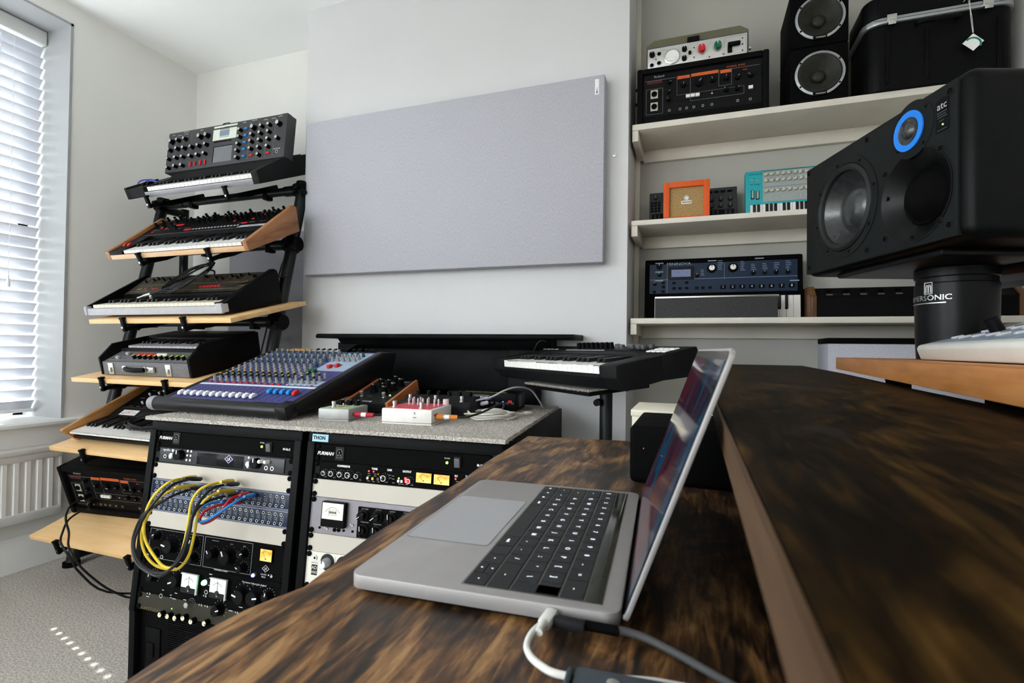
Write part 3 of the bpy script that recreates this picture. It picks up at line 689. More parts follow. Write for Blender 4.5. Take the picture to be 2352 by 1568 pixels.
for yf, zf, ti, zb, xs, D in TIERS:
    yb = ly(zb)
    pipe('cross_bar', (XL-.01, yb, zb), (XR+.01, yb, zb), .019)
    pipe('bar_sleeve', (XL+.03, yb, zb), (XL+.16, yb, zb), .0235); pipe('bar_sleeve', (XR-.10, yb, zb), (XR-.03, yb, zb), .0235)
    for x in (XL, XR):
        B().cyl(.033, -.035, .035, ry(pi/2), seg=18).cyl(.034, -.03, .03, rx(-radians(12.5)), seg=18).box((-.012, -.055, -.01), (.012, -.03, .012), b=.004).o('clamp', BLK, stand, tr(x, yb, zb))
        B().cyl(.012, 0, .03, rx(radians(100)), seg=10).o('clamp_knob', BLK, stand, tr(x+.03, yb-.02, zb-.02))
    t_ = radians(ti)
    for x in xs:
        a = B(); L_ = (yb-yf)/cos(t_)+.05
        a.ext([(-.012, -.012), (L_, -.012), (L_, -.034), (.10, -.038), (.02, -.028), (-.012, -.028)], -.008, .008, axis='x', bev=.002)
        ao = a.o('arm', BLK, stand, at(x, yf, zf, 0, t_))
        B().box((-.009, -.016, -.03), (.009, -.003, .022), b=.003).box((-.010, -.018, .02), (.010, .002, .029), b=.003).o('arm_hook', BLK, ao)
        B().cyl(.0045, 0, .002, rx(pi/2), seg=10).o('cap_screw', STEEL, ao, tr(0, -.0165, -.012))
        B().box((-.014, -.02, -.02), (.014, .02, .02), b=.004).cyl(.008, .015, .04, seg=8).o('arm_clamp', BLK, stand, tr(x, yb, zb-.012))
# shelf boards
def board(n, x, y, z, t_, W, D, label):
    return tag(B().box((0, 0, 0), (W, D, .018), b=.0012).o('shelf_board', PINE, None, at(x, y, z, 0, radians(t_))), label, 'shelf board')
board(3, -2.396, 1.44, 1.123, 14.2, .784, .40, 'pale pine board on the third stand tier under the black synth with coiled cable')
board(4, -2.449, 1.41, .88, 11, .80, .38, 'pale pine board on the fourth stand tier under the grey string keyboard')
board(5, -2.525, 1.38, .594, 14, .86, .38, 'pale pine board on the fifth stand tier under the wood-sided synth')
board(6, -2.54, 1.33, .241, 18, .86, .40, 'lowest pine board of the stand carrying the echo unit')

# --- tier 1
VG = mat('graphite_panel', (.05, .05, .053), .5, noise=.05, scale=40)
SYG = mat('graphite_case', (.009, .0095, .010), .5, noise=.08, scale=40, spec=.1)
t = thing('synthesizer', 'graphite synth with raised knob panel on the top tier of the stand', 'synthesizer', at(-2.551, 1.685, 1.728, 0, .439))
W = .81
side = [(0, 0), (0, .053), (.02, .058), (.18, .088), (.42, .088), (.42, 0)]
b = B(); b.ext(side, .775, W, axis='x', bev=.002); b.o('end_block', SYG, t)
B().ext([(0, 0), (0, .053), (.06, .06), (.18, .072), (.18, 0)], 0, .018, axis='x', bev=.003).o('end_block', SYG, t)
B().ext([(.0, .004), (.0, .045), (.06, .052), (.18, .066), (.42, .085), (.42, .004)], .018, .125, axis='x', bev=.002).o('wheel_box', SYG, t)
B().box((.125, 0, 0), (.775, .42, .02)).o('base', MGREY, t)
B().box((.125, 0, .0), (.775, .004, .024)).o('front_rail', LGREY, t)
B().ext([(.15, .02), (.15, .062), (.18, .088), (.42, .088), (.42, .02)], .125, .775, axis='x').o('rear_case', SYG, t)
keyboard(t, tr(.14, .008, .046), 27, 'F', .0235, .14, .09, hb=.011, front=.02)
for i in range(2): B().cyl(.022, -.006, .006, ry(pi/2), seg=24).o('wheel', BLK, t, tr(.06+i*.03, .07, .045))
# raised panel
p = put(B().box((0, 0, -.057), (.745, .207, 0), b=.003).mesh('p', VG), 'raised_panel', t, tr(.065, .1836, .092) @ rx(radians(59.4)))
p['label'] = 'raised graphite control panel'
f = hom([(375.5, 402), (654.6, 362), (666, 255), (390, 303)], .745, .207)
za = lambda X, Y, k=1: f(360+(X+58*k)/8.711, 240+(Y+48*k)/8.711)
zb_ = lambda X, Y, k=1: f(530+(X+62*k)/8.711, 240+(Y+55*k)/8.711)
T = tr(.0, 0, 0)
PK = dict(h=.02, cap=STEEL)
for X, Y in ((412, 658), (555, 630), (240, 875), (390, 842), (530, 828), (685, 805), (830, 780), (980, 755), (207, 1070), (360, 1040), (500, 1020), (660, 1005), (805, 980), (950, 950), (190, 1260), (335, 1225), (480, 1205)):
    x, y = za(X, Y); knob(p, T, x, y, .0088, .02, STEEL, BLK, PRINT, 1.25 if Y < 900 else 0, RND.uniform(-2, 2))
for X, Y in ((280, 690), (865, 585), (1005, 560)): x, y = za(X, Y); knob(p, T, x, y, .0115, .021, STEEL, BLK, PRINT, 1.2)
for X, Y in ((195, 445), (180, 595), (150, 750), (125, 890), (115, 1040), (432, 550), (410, 695), (395, 850), (628, 370), (600, 520), (583, 670), (562, 825), (550, 980), (783, 340), (770, 490), (752, 645), (738, 805), (935, 625)):
    x, y = zb_(X, Y); knob(p, T, x, y, .0088, .02, STEEL, BLK, PRINT, 0, RND.uniform(-2, 2))
for X, Y in ((460, 395), (968, 315)): x, y = zb_(X, Y); knob(p, T, x, y, .012, .021, STEEL, BLK, PRINT, 1.15)
for X, Y in ((685, 1220), (775, 1200), (888, 1185), (980, 1175)): x, y = za(X, Y, 0); button(p, T, x, y, .0085, .022, .006, RED, 'rocker_switch')
for X, Y in ((355, 455), (335, 600), (318, 752), (298, 900), (285, 1050)): x, y = zb_(X, Y, 0); button(p, T, x, y, .019, .010, .006, BLUE, 'rocker_switch')
for X, Y in ((440, 1035), (775, 985)): x, y = zb_(X, Y, 0); button(p, T, x, y, .019, .010, .006, RED, 'rocker_switch')
x, y = zb_(950, 955, 0); jack(p, T, x, y, .007)
a = za(1145, 720, 0); c = zb_(170, 410, 0)
PALE = mat('pale_green_grey_plate', (.62, .66, .58), .5, noise=.03, scale=40)
B().box((a[0], a[1], 0), (c[0], c[1], .0012)).o('display_plate', PALE, p)
a2 = za(1185, 455, 0); c2 = zb_(180, 335, 0); B().box((a2[0], a2[1], 0), (c2[0], c2[1], .0012), b=.0005).o('name_strip', PALE, p)
a2 = za(1290, 620, 0); c2 = za(1500, 465, 0); B().box((a2[0], a2[1], .001), (c2[0], c2[1], .002)).o('display', mat('blue_grey_screen', (.22, .26, .33), .2, noise=.04, scale=40), p)
q_ = (a2[0]+c2[0])/2; lines(p, tr(0, 0, .0012), [(a2[0], a2[1]-.006, c2[0], a2[1]-.004), (a2[0], c2[1]+.003, c2[0], c2[1]+.006)], MGREY)
txt(p, 'voyager', tr((a2[0]+c2[0])/2+.01, za(1300, 435, 0)[1], .0012), .008, MGREY)
a3 = za(1130, 1190, 0); c3 = za(1545, 800, 0)
B().box((a3[0], a3[1], 0), (c3[0], c3[1], .0008)).o('touch_surface', mat('grey_touch_surface', (.16, .17, .18), .35, noise=.04, scale=40), p)
lines(p, T, [(a3[0]-.003, a3[1], a3[0], c3[1]+.003), (a3[0], c3[1], c3[0], c3[1]+.003)], BLKM, 'touch_surround', .002)
for i in range(9): x, y = za(1185+i*41, 745-i*6, 0); button(p, T, x, y, .008, .008, .002, BLK)
vs = []
for X in (320, 460, 620): x0, y0 = za(X, 1310, 0); vs.append((x0, y0, x0+.0007, .19))
for X in (350, 520, 690, 850): x0, y0 = zb_(X, 1110, 0); vs.append((x0, .012, x0+.0007, .192))
lines(p, T, vs, PRINTG)
for s_, X, Y, ff in (('RATE', 360, 585, za), ('OSCILLATORS', 620, 495, za), ('OCTAVE', 480, 590, za), ('OCTAVE', 615, 560, za), ('MIXER', 930, 480, za), ('FILTERS', 320, 325, zb_), ('ENVELOPES', 520, 280, zb_), ('ATTACK', 745, 270, zb_), ('ATTACK', 905, 245, zb_), ('OUTPUT', 1040, 200, zb_), ('HEADPHONES', 950, 890, zb_)):
    x, y = ff(X, Y, 0); txt(p, s_, tr(x, min(y, .2), 0), .0062, PRINT)
B().tube([(.33, .207, -.02), (.335, .222, -.02), (.375, .222, -.02), (.38, .207, -.02)], .0022, sub=2).o('handle', BLK, p)
B().box((.70, .2, -.04), (.735, .216, -.01), b=.004).o('hinge', BLK, p)
B().tube([(.77, .25, .088), (.782, .33, .088)], .004, sub=1).o('support_strut', BLK, t)
BCAB = mat('blue_patch_cable', (.08, .10, .62), .4, noise=.05, scale=30)
o = B().tube([(-2.541, 1.72, 1.800), (-2.55, 1.73, 1.823), (-2.559, 1.75, 1.841), (-2.558, 1.77, 1.851), (-2.537, 1.78, 1.854), (-2.521, 1.79, 1.85), (-2.517, 1.8, 1.836)], .003).tube([(-2.497, 1.72, 1.797), (-2.506, 1.73, 1.819), (-2.532, 1.76, 1.841), (-2.531, 1.78, 1.853), (-2.515, 1.79, 1.840)], .003).tube([(-2.545, 1.735, 1.803), (-2.53, 1.75, 1.83), (-2.49, 1.765, 1.835), (-2.455, 1.77, 1.822)], .003).o('cable', BCAB)
tag(o, 'short blue patch cables lying at the left end of the top synth', 'cable')

# --- tier 2
OAK = wood('oiled_walnut', [(.3, (.17, .065, .022)), (.45, (.30, .125, .045)), (.72, (.42, .19, .075))], 'Y', 1, .4, 9, 6, 80)
OAKX = wood('pale_front_rail', [(.3, (.62, .38, .2)), (.7, (.74, .5, .3))], 'X', 1, .4, 9, 4, 80)
t = thing('synthesizer', 'black synth with walnut end cheeks and many knobs on the second tier', 'synthesizer', at(-2.443, 1.539, 1.41, 0, .469))
W = .805
sd_ = [(0, 0), (0, .038), (.31, .112), (.325, .10), (.30, 0)]
for x in (0, W-.022): B().ext(sd_, x, x+.022, axis='x', bev=.0015).o('wooden_cheek', OAK, t)
B().box((.022, 0, 0), (W-.022, .01, .02), b=.001).o('wooden_front_rail', OAKX, t)
B().ext([(.01, 0), (.01, .014), (.15, .03), (.155, .062), (.305, .099), (.30, 0)], .022, W-.022, axis='x').o('chassis', BLK, t)
B().ext([(.0, .02), (.0, .034), (.155, .062), (.155, .02)], .022, .10, axis='x', bev=.001).o('wheel_box', SYG, t)
for x in (.045, .072): B().cyl(.024, -.006, .006, ry(pi/2), seg=24).o('wheel', RED, t, tr(x, .075, .03))
keyboard(t, tr(.105, .006, .036), 28, 'C', .0238, .145, .095, hb=.012, front=.014)
Tp = slope(.155, .063, .305, .1)
f = hom([(311.4, 547), (613, 522), (662, 480), (354, 516.5)], W-.03, .1545)
T = Tp @ tr(.022, 0, 0)
for X, Y in ((440, 555), (578, 490), (585, 550), (705, 410), (765, 530), (850, 590), (850, 395), (855, 460), (955, 385), (1055, 437), (1190, 425), (1350, 405), (1345, 465), (1475, 390), (1465, 455), (1545, 320), (1590, 440), (1705, 430), (1715, 365), (1750, 300), (1835, 350), (2080, 265), (2020, 330), (2025, 390)):
    x, y = f(300+X/10.69+3, 470+Y/10.69+6); x = min(max(x, .012), W-.056); knob(t, T, x, min(max(y, .012), .145), .0062, .019, BLKG, BLK, PRINT, 1.25, RND.uniform(-2, 2), seg=12)
for X, Y in ((100, 375), (15, 440), (150, 430), (10, 510), (160, 490), (295, 415), (300, 480), (430, 400), (430, 465), (545, 320), (565, 385), (795, 425), (945, 415), (995, 335), (1085, 400), (1140, 325), (1230, 250), (1285, 310), (1240, 380), (1425, 290), (1385, 370), (1625, 210)):
    x, y = f(500+X/11.2+3, 460+Y/11.2+6); x = min(max(x, .012), W-.056); knob(t, T, x, min(max(y, .012), .145), .0062, .019, BLKG, BLK, PRINT, 1.25, RND.uniform(-2, 2), seg=12)
for i in range(16): button(t, T, .30+i*.0185, .028, .010, .008, .002, LGREY)
for x, y, w_, d_ in ((.18, .085, .05, .014), (.285, .028, .045, .012), (.43, .12, .016, .01), (.49, .115, .01, .01), (.52, .075, .01, .01), (.60, .045, .03, .01), (.62, .08, .012, .008), (.66, .115, .012, .008), (.08, .07, .014, .012), (.06, .03, .012, .008), (.12, .06, .012, .01)):
    button(t, T, x, y, w_, d_, .0022, RED, 'button')
B().ext([(.585, .006), (.755, .006), (.755, .022), (.60, .022)], 0, .0006, T, axis='z').o('name_plate', LGREY, t)
txt(t, 'oberheim', T @ tr(.675, .0135, .0006), .011, PRINTK, sx=1.3)
lines(t, T, [(x, .05, x+.03+RND.random()*.02, .0512) for x in (.04, .1, .17, .24, .56, .62, .68)]+[(.01, .004, .57, .005)], PRINTG)

# --- tier 3
STG = mat('silver_grey_rail', (.42, .42, .45), .45, noise=.04, scale=40)
t = thing('synthesizer', 'black synth with worn panel and grey front rail on the third tier', 'synthesizer', at(-2.461, 1.467, 1.158, 0, .235))
W = .78
sd_ = [(.004, 0), (0, .04), (.028, .05), (.285, .148), (.30, .14), (.305, .12), (.30, .0)]
B().ext(sd_, 0, .014, axis='x', bev=.002).o('end_cheek', BLK, t); B().ext(sd_, W-.03, W, axis='x', bev=.004).o('end_cheek', BLK, t)
B().ext([(-.004, .003), (-.002, .03), (.01, .033), (.012, .003)], .018, W-.03, axis='x', bev=.001).o('front_rail', STG, t)
B().box((W-.034, -.006, .002), (W+.001, .03, .042), b=.006).o('corner_cap', STG, t); B().box((-.002, -.006, .002), (.016, .02, .042), b=.006).o('corner_cap', STG, t)
B().ext([(.01, 0), (.01, .02), (.158, .04), (.16, .068), (.29, .136), (.30, .12), (.30, 0)], .014, W-.03, axis='x').o('chassis', BLK, t)
CREAM = mat('cream_key_plastic', (.75, .70, .56), .35, noise=.03, scale=20)
keyboard(t, tr(.045, .006, .046), 29, 'C', .0238, .145, .095, hb=.012, wm=CREAM, front=.013)
T = slope(.16, .07, .29, .138) @ tr(.014, 0, .0)
WORN = mat('worn_black_panel', (.02, .017, .012), .5, noise=.7, scale=60, col2=(.075, .06, .035))
B().box((.004, .004, 0), (W-.048, .14, .001)).o('panel_plate', WORN, t, T)
for x in [.05, .09, .11, .14, .16, .19, .235, .25, .265]+[.40, .415, .46, .475, .52, .56, .60, .61, .65, .69, .70]:
    B().box((-.0008, -.02, 0), (.0008, .02, .0006)).o('slot', BLKM, t, T @ tr(x, .11, .001)); B().box((-.004, -.0025, 0), (.004, .0025, .014), b=.001).o('slider', BLK, t, T @ tr(x, .10+RND.uniform(-.012, .018), .001))
for x in (.10, .15, .17): button(t, T, x, .04, .016, .008, .002, RED, 'button')
for i in range(6): button(t, T, .435+i*.021, .045, .014, .014, .003, RED, 'button')
GOLD = mat('worn_gold_print', (.5, .4, .16), .5, noise=.2, scale=80)
txt(t, 'ARP', T @ tr(.06, .04, .001), .016, GOLD); txt(t, 'OMNI-2', T @ tr(.665, .04, .001), .014, GOLD)
lines(t, T @ tr(0, 0, .001), [(.02, .022, .7, .0232), (.02, .07, .7, .071)], PRINTG)
RUB = mat('black_rubber_cable', (.010, .010, .011), .38, noise=.1, scale=60)
cc_ = Vector((-2.06, 1.63, 1.315)); pts = []
for k in range(64):
    a = k*2*pi/12.7; rr = 1+.08*sin(k*.7)
    pts.append((cc_.x-.02+.125*rr*cos(a)+.012*sin(k*.31), cc_.y+.058*rr*sin(a), cc_.z+.055*rr*sin(a)+.035*cos(a)*.9+.018+.006*sin(k*1.3)))
o = B().tube([(-1.673, 1.78, 1.345), (-1.714, 1.72, 1.33), (-1.75, 1.66, 1.31), (-1.793, 1.61, 1.289), (-1.857, 1.60, 1.298), (-1.912, 1.62, 1.33), (-1.96, 1.66, 1.36)]+pts+[(-2.17, 1.56, 1.262), (-2.21, 1.55, 1.25)], .0035, sub=3).o('cable', RUB)
tag(o, 'black coiled jack cable lying on the third tier synth', 'cable')
B().lathe([(.004, 0), (.006, .004), (.006, .03), (.004, .034), (.003, .05), (.0035, .056), (.001, .06)], seg=12).o('jack_plug', STEEL, o, tr(-2.19, 1.547, 1.256) @ rz(.35) @ ry(-1.9))
B().lathe([(.004, 0), (.006, .004), (.006, .026), (.003, .03), (.003, .045), (.001, .05)], seg=12).o('jack_plug', STEEL, o, tr(-2.165, 1.53, 1.245) @ rz(-.7) @ ry(-1.95))

# --- tier 4
GREYV = mat('grey_vinyl', (.15, .15, .16), .55, noise=.15, scale=120, bump=.3, bscale=600)
t = thing('string_keyboard', 'grey vinyl-cased keyboard with carry handle and clasps on the fourth tier', 'keyboard', at(-2.344, 1.46, .912, 0, .185))
W, D = .519, .345
sd_ = [(0, 0), (-.004, .072), (.058, .122), (.20, .13), (.34, .13), (.34, 0)]
B().ext(sd_, 0, .012, axis='x', bev=.001).o('end_cheek', BLK, t); B().ext(sd_, W-.014, W, axis='x', bev=.001).o('end_cheek', BLK, t)
B().box((.012, .002, 0), (W-.014, .02, .055), b=.002).o('front_face', GREYV, t)
Tp = slope(.012, .056, .085, .082)
B().ext([(.012, 0), (.012, .056), (.085, .082), (.086, .095), (.34, .095), (.34, 0)], .012, W-.014, axis='x').o('chassis', DGREY, t)
B().box((0, 0, 0), (W-.03, .077, .001)).o('control_panel', GREYV, t, Tp @ tr(.014, 0, 0))
B().ext([(.20, .096), (.205, .125), (.22, .132), (.34, .134), (.34, .096)], .012, W-.014, axis='x', bev=.001).o('top_cover', BLK, t)
keyboard(t, tr(.055, .088, .108), 19, 'F', .0235, .12, .075, hb=.010, wm=LGREY, front=.010)
T = Tp @ tr(.014, 0, .001)
GY = mat('yellow_capped', (.6, .55, .08), .4, noise=.1, scale=60)
for i in range(10): knob(t, T, .155+i*.031, .022, .0075, .016, GY, BLK, GY, seg=14)
cols = [RED]*6+[WHT]*3+[mat('olive_tab', (.10, .14, .09), .4, noise=.1, scale=60)]*8
for i, c_ in enumerate(cols): button(t, T, .15+i*.0195, .047, .018, .008, .010, c_, 'tab_switch')
for y in (.018, .05): B().box((-.008, -.006, 0), (.008, .006, .012), b=.002).o('slider', LGREY, t, T @ tr(.05+y*.6, y, 0)); lines(t, T, [(.015, y, .11, y+.001)], BLKM)
lines(t, T, [(.02, .004, .09, .006)], mat('gold_line', (.5, .36, .12), .5, noise=.1, scale=60))
lines(t, T, [(.16+i*.02, .064, .1606+i*.02, .072) for i in range(16)]+[(.16, .0635, .462, .0641)], PRINTK)
for x in (.065, .395): 
    B().box((-.015, 0, -.024), (.015, .004, .024), b=.003).box((-.006, -.006, -.014), (.006, 0, .006), b=.002).o('clasp', STEEL, t, tr(x, -.002, .026))
h_ = B().tube([(.155, -.004, .028), (.18, -.014, .028), (.23, -.02, .027), (.28, -.014, .028)], .0095, seg=10); h_.o('handle', BLK, t, label='black leather carry handle')
B().box((.135, -.004, .016), (.158, .004, .04), b=.002).box((.272, -.012, .016), (.283, .002, .040), b=.002).box((.287, -.012, .016), (.325, .0, .040), b=.004).o('handle_mount', STEEL, t)

# --- tier 5
CHER = wood('amber_wood', [(.3, (.24, .105, .03)), (.5, (.40, .19, .06)), (.75, (.52, .27, .10))], 'Y', 1, .45, 9, 6, 80)
t = thing('synthesizer', 'wood-sided synth with red and white name label on the fifth tier', 'synthesizer', at(-2.473, 1.43, .634, 0, .27))
W = .70
sd_ = [(.012, -.006), (-.034, .054), (-.028, .06), (.42, .15), (.42, 0), (.035, -.006)]
for x in (0, W-.02): B().ext(sd_, x, x+.02, axis='x', bev=.002).o('wooden_cheek', CHER, t)
B().ext([(.0, .01), (.0, .022), (.15, .03), (.152, .052), (.19, .066), (.42, .128), (.42, 0), (.03, 0)], .02, W-.02, axis='x').o('chassis', SYG, t)
keyboard(t, tr(.028, -.015, .046), 27, 'F', .0235, .15, .095, hb=.013, front=.010)
T = slope(.152, .053, .19, .067) @ tr(.02, 0, 0)
B().box((.055, .004, 0), (.155, .036, .0008)).o('name_label', WHT, t, T); REDP = mat('red_print', (.55, .03, .03), .5, noise=.05, scale=60)
txt(t, 'the', T @ tr(.072, .014, .0008), .014, REDP); txt(t, 'CAT', T @ tr(.10, .02, .0008), .022, REDP, sx=.9); txt(t, 'octave', T @ tr(.135, .02, .0008), .008, PRINTG)
T = slope(.19, .067, .42, .129) @ tr(.02, 0, 0)
B().box((.01, .01, 0), (W-.05, .225, .0008)).o('panel_plate', BLKM, t, T)
for i in range(3):
    for j in range(9):
        if RND.random() < .85: x, y = .07+j*.045+i*.015, .05+i*.06; B().box((-.0006, -.018, 0), (.0006, .018, .0004)).o('slot', BLKM, t, T @ tr(x, y, .001)); B().box((-.003, -.004, 0), (.003, .004, .014), b=.0012).o('slider', WHT if RND.random() < .75 else RED, t, T @ tr(x, y+RND.uniform(-.01, .01), .001))
lines(t, T @ tr(0, 0, .001), [(.05+j*.045, .022+i*.06, .075+j*.045, .0235+i*.06) for i in range(3) for j in range(10)]+[(.02, .012, .24, .0128), (.25, .012, .6, .0128)], PRINTG)
pts = []
for k in range(46):
    a = k*2*pi/11.3; rr = 1+.10*sin(k*.9)
    pts.append((-2.09+.10*rr*cos(a), 1.475+.045*rr*sin(a), .717+.020*rr*sin(a)+.004*sin(k*1.7)+.0004*k))
o = B().tube(pts+[(-1.98, 1.46, .745), (-1.92, 1.42, .76)], .0038, sub=3).o('cable', RUB)
tag(o, 'black coiled cable lying on the keys of the wood-sided synth', 'cable')

# --- tier 6
eu = echo_unit(at(-2.52, 1.475, .309, .10, .31) @ rx(pi/2) @ tr(0, .006, 0), 'black echo unit with two plugged cables on the lowest pine board', True)
T6a = [(-2.441, 1.475, .398), (-2.405, 1.45, .396), (-2.391, 1.42, .395), (-2.382, 1.38, .381), (-2.32, 1.33, .372), (-2.27, 1.3, .357), (-2.199, 1.27, .332), (-2.113, 1.22, .311), (-2.075, 1.22, .27), (-2.103, 1.28, .19), (-2.072, 1.35, .1), (-2.0, 1.42, .055), (-1.8, 1.6, .052)]
T6b = [(-2.418, 1.47, .362), (-2.379, 1.45, .36), (-2.371, 1.42, .355), (-2.368, 1.38, .34), (-2.299, 1.32, .344), (-2.25, 1.28, .329), (-2.193, 1.24, .314), (-2.138, 1.22, .3), (-2.112, 1.23, .26), (-2.114, 1.26, .2), (-2.087, 1.34, .1), (-1.98, 1.5, .054), (-1.85, 1.7, .052)]
for P_, lb in ((T6a, 'black cable plugged into the upper socket of the low echo unit'), (T6b, 'black cable plugged into the lower socket of the low echo unit')):
    o = cable('cable', P_, .0038, RUB, lb)
    a, c = Vector(P_[0]), Vector(P_[1])
    M_ = tr(*a) @ (c-a).to_track_quat('Z', 'Y').to_matrix().to_4x4()
    B().lathe([(.009, 0), (.0095, .03), (.008, .034)], seg=14).o('plug', STEEL, o, M_); B().lathe([(.0095, .032), (.009, .05), (.005, .08), (.004, .09)], seg=14).o('strain_relief', BLK, o, M_)

cable('cable', [(-1.80, 1.93, 1.62), (-1.76, 1.87, 1.50), (-1.765, 1.83, 1.38), (-1.78, 1.80, 1.24), (-1.775, 1.77, 1.12), (-1.77, 1.73, .98), (-1.76, 1.70, .80)], .0035, RUB, 'thin black cable hanging down beside the right leg of the keyboard stand')
# ---------------------------------------------------------------- two equipment racks
U = .04445
FRB = mat('rack_black', (.004, .0042, .0045), .5, noise=.12, scale=30, bump=.04, bscale=300, spec=.06)
def rack(M, label):
    t = thing('equipment_rack', label, 'rack', M)
    Wd = .5256; pr = [(-.05, FLZ), (-.055, .30), (0, .818), (.75, .822), (.75, FLZ)]
    for x in (0, Wd-.018): B().ext(pr, x, x+.018, axis='x', bev=.002).o('side_panel', FRB, t)
    B().box((.018, .006, .803), (Wd-.018, .75, .82)).o('top_panel', FRB, t)
    Tp = slope(-.055, .30, 0, .818)
    B().box((.0, .494, -.006), (Wd, .5205, .004), b=.0015).o('top_rail', FRB, t, Tp)
    for x in (.0, Wd-.0215): B().box((x, -.004, -.012), (x+.0215, .497, .007), b=.002).o('front_post', FRB, t, Tp)
    for x in (.0, Wd-.0215): B().box((x, -.06, FLZ), (x+.0215, -.045, .298), b=.002).o('lower_post', FRB, t)
    B().box((.018, -.045, FLZ), (Wd-.018, .70, FLZ+.03)).o('base_panel', FRB, t)
    B().box((.018, .73, FLZ), (Wd-.018, .748, .8)).o('rear_panel', FRB, t)
    return t, M, Tp
RA, MA, TPA = rack(at(-1.487, 1.07, 0, .038), 'black slanted equipment rack nearer the window, with patch cables')
RB, MB_, TPB = rack(at(-.943, 1.092, 0, .060), 'black slanted equipment rack beside the desk, under the pedals')
cA = [(280+X/4.9, 930+Y/4.9) for X, Y in ((392, 1300), (1852, 1510), (1962, 325), (443, 235))]
cB = [(690+X/3.92, 960+Y/3.92) for X, Y in ((118, 485), (1742, 636), (1748, 275), (135, 165))]
hA = hom(cA, .4826, 6*U); hB = hom(cB, .4826, 2*U)
class Unit:
    def __init__(s, M, Tp, h, href, k, n, name, label, cat, m, dp=.28, ears=1, thick=.004):
        s.h, s.href, s.k, s.n = h, href, k, n; Hn = n*U
        s.t = thing(name, label, cat, M @ Tp @ tr(.0215, .493-(k+n)*U, 0)); s.H = Hn
        s.face = B().box((0, .0004, -thick), (.4826, Hn-.0004, 0), b=.0006, seg=1).o('face_plate', m, s.t)
        if dp: B().box((.02, .002, -dp), (.4626, Hn-.002, -thick)).o('chassis', BLKM, s.t)
        if ears:
            for x in (.008, .4746):
                for y in ([.007, Hn-.007] if n > 0 else [Hn/2]): inst('rackscrew', 'rack_screw', lambda: B().lathe([(.0065, 0), (.0065, .003), (.004, .0045)], seg=12), [BLKM], s.t, tr(x, y, 0))
    def p(s, x, y):          # full-frame reading -> point on this face
        a, b = s.h(x, y); return a, (s.k+s.n)*U-(s.href-b)
z5 = lambda X, Y: (50+X/3.51, 940+Y/3.51)
z2 = lambda X, Y: (280+X/4.9, 1250+Y/4.9)
zA = lambda X, Y: (280+X/4.9, 930+Y/4.9)
zB = lambda X, Y: (690+X/3.92, 960+Y/3.92)
I = Matrix.Identity(4)
def conditioner(M, Tp, h, href, label, Z, pts):
    u = Unit(M, Tp, h, href, 0, 1, 'power_conditioner', label, 'power conditioner', BLKM)
    a = u.p(*Z(*pts['logo'])); txt(u.t, 'FURMAN', tr(a[0], a[1], 0), .012, PRINT, bold=.0003, shear=.25)
    a = u.p(*Z(*pts['sock']))
    B().box((-.013, -.017, 0), (.013, .017, .002), b=.001).o('socket_plate', DGREY, u.t, tr(a[0], a[1], 0))
    B().ext([(-.008, -.010), (.008, -.010), (.008, .006), (.004, .011), (-.004, .011), (-.008, .006)], .002, .0032, axis='z').o('socket_outline', PRINTG, u.t, tr(a[0], a[1], 0))
    B().ext([(-.0072, -.0092), (.0072, -.0092), (.0072, .0055), (.0036, .0102), (-.0036, .0102), (-.0072, .0055)], .0032, .0036, axis='z').o('socket_recess', BLKM, u.t, tr(a[0], a[1], 0))
    for dx, dy in ((-.003, -.004), (.003, -.004), (0, .003)): B().box((-.001, -.0025, .0036), (.001, .0025, .0042)).o('contact', PRINTG, u.t, tr(a[0]+dx, a[1]+dy, 0))
    a = u.p(*Z(*pts['led'])); led(u.t, I, a[0], a[1], .0035, GRNL); txt(u.t, 'POWER', tr(a[0], a[1]+.010, 0), .0042)
    a = u.p(*Z(*pts['sw'])); B().box((-.010, -.014, 0), (.010, .014, .003), b=.001).o('switch_bezel', BLK, u.t, tr(a[0], a[1], 0)); B().box((-.007, -.011, 0), (.007, .011, .006), tr(0, 0, .002) @ rx(.2), b=.001).o('power_switch', MGREY, u.t, tr(a[0], a[1], 0))
    a = u.p(*Z(*pts['txt'])); txt(u.t, 'M-10x E', tr(min(a[0], .455), a[1], 0), .0085, PRINT, sx=.8, bold=.0002)
    return u
conditioner(MA, TPA, hA, 6*U, 'black power conditioner, top unit of the rack near the window', zA, dict(logo=(530, 320), sock=(652, 322), led=(1583, 395), sw=(1670, 400), txt=(1915, 425)))
conditioner(MB_, TPB, hB, 2*U, 'black power conditioner, top unit of the rack beside the desk', zB, dict(logo=(220, 260), sock=(352, 262), led=(1325, 338), sw=(1425, 335), txt=(1690, 368)))
B().box((.012, .4975, .004), (.060, .5165, .005), b=.0003).o('maker_badge', mat('pale_blue_badge', (.32, .56, .66), .4, noise=.05, scale=50), RB, TPB)
txt(RB, 'THON', TPB @ tr(.033, .507, .005), .0125, PRINTK, bold=.0006)
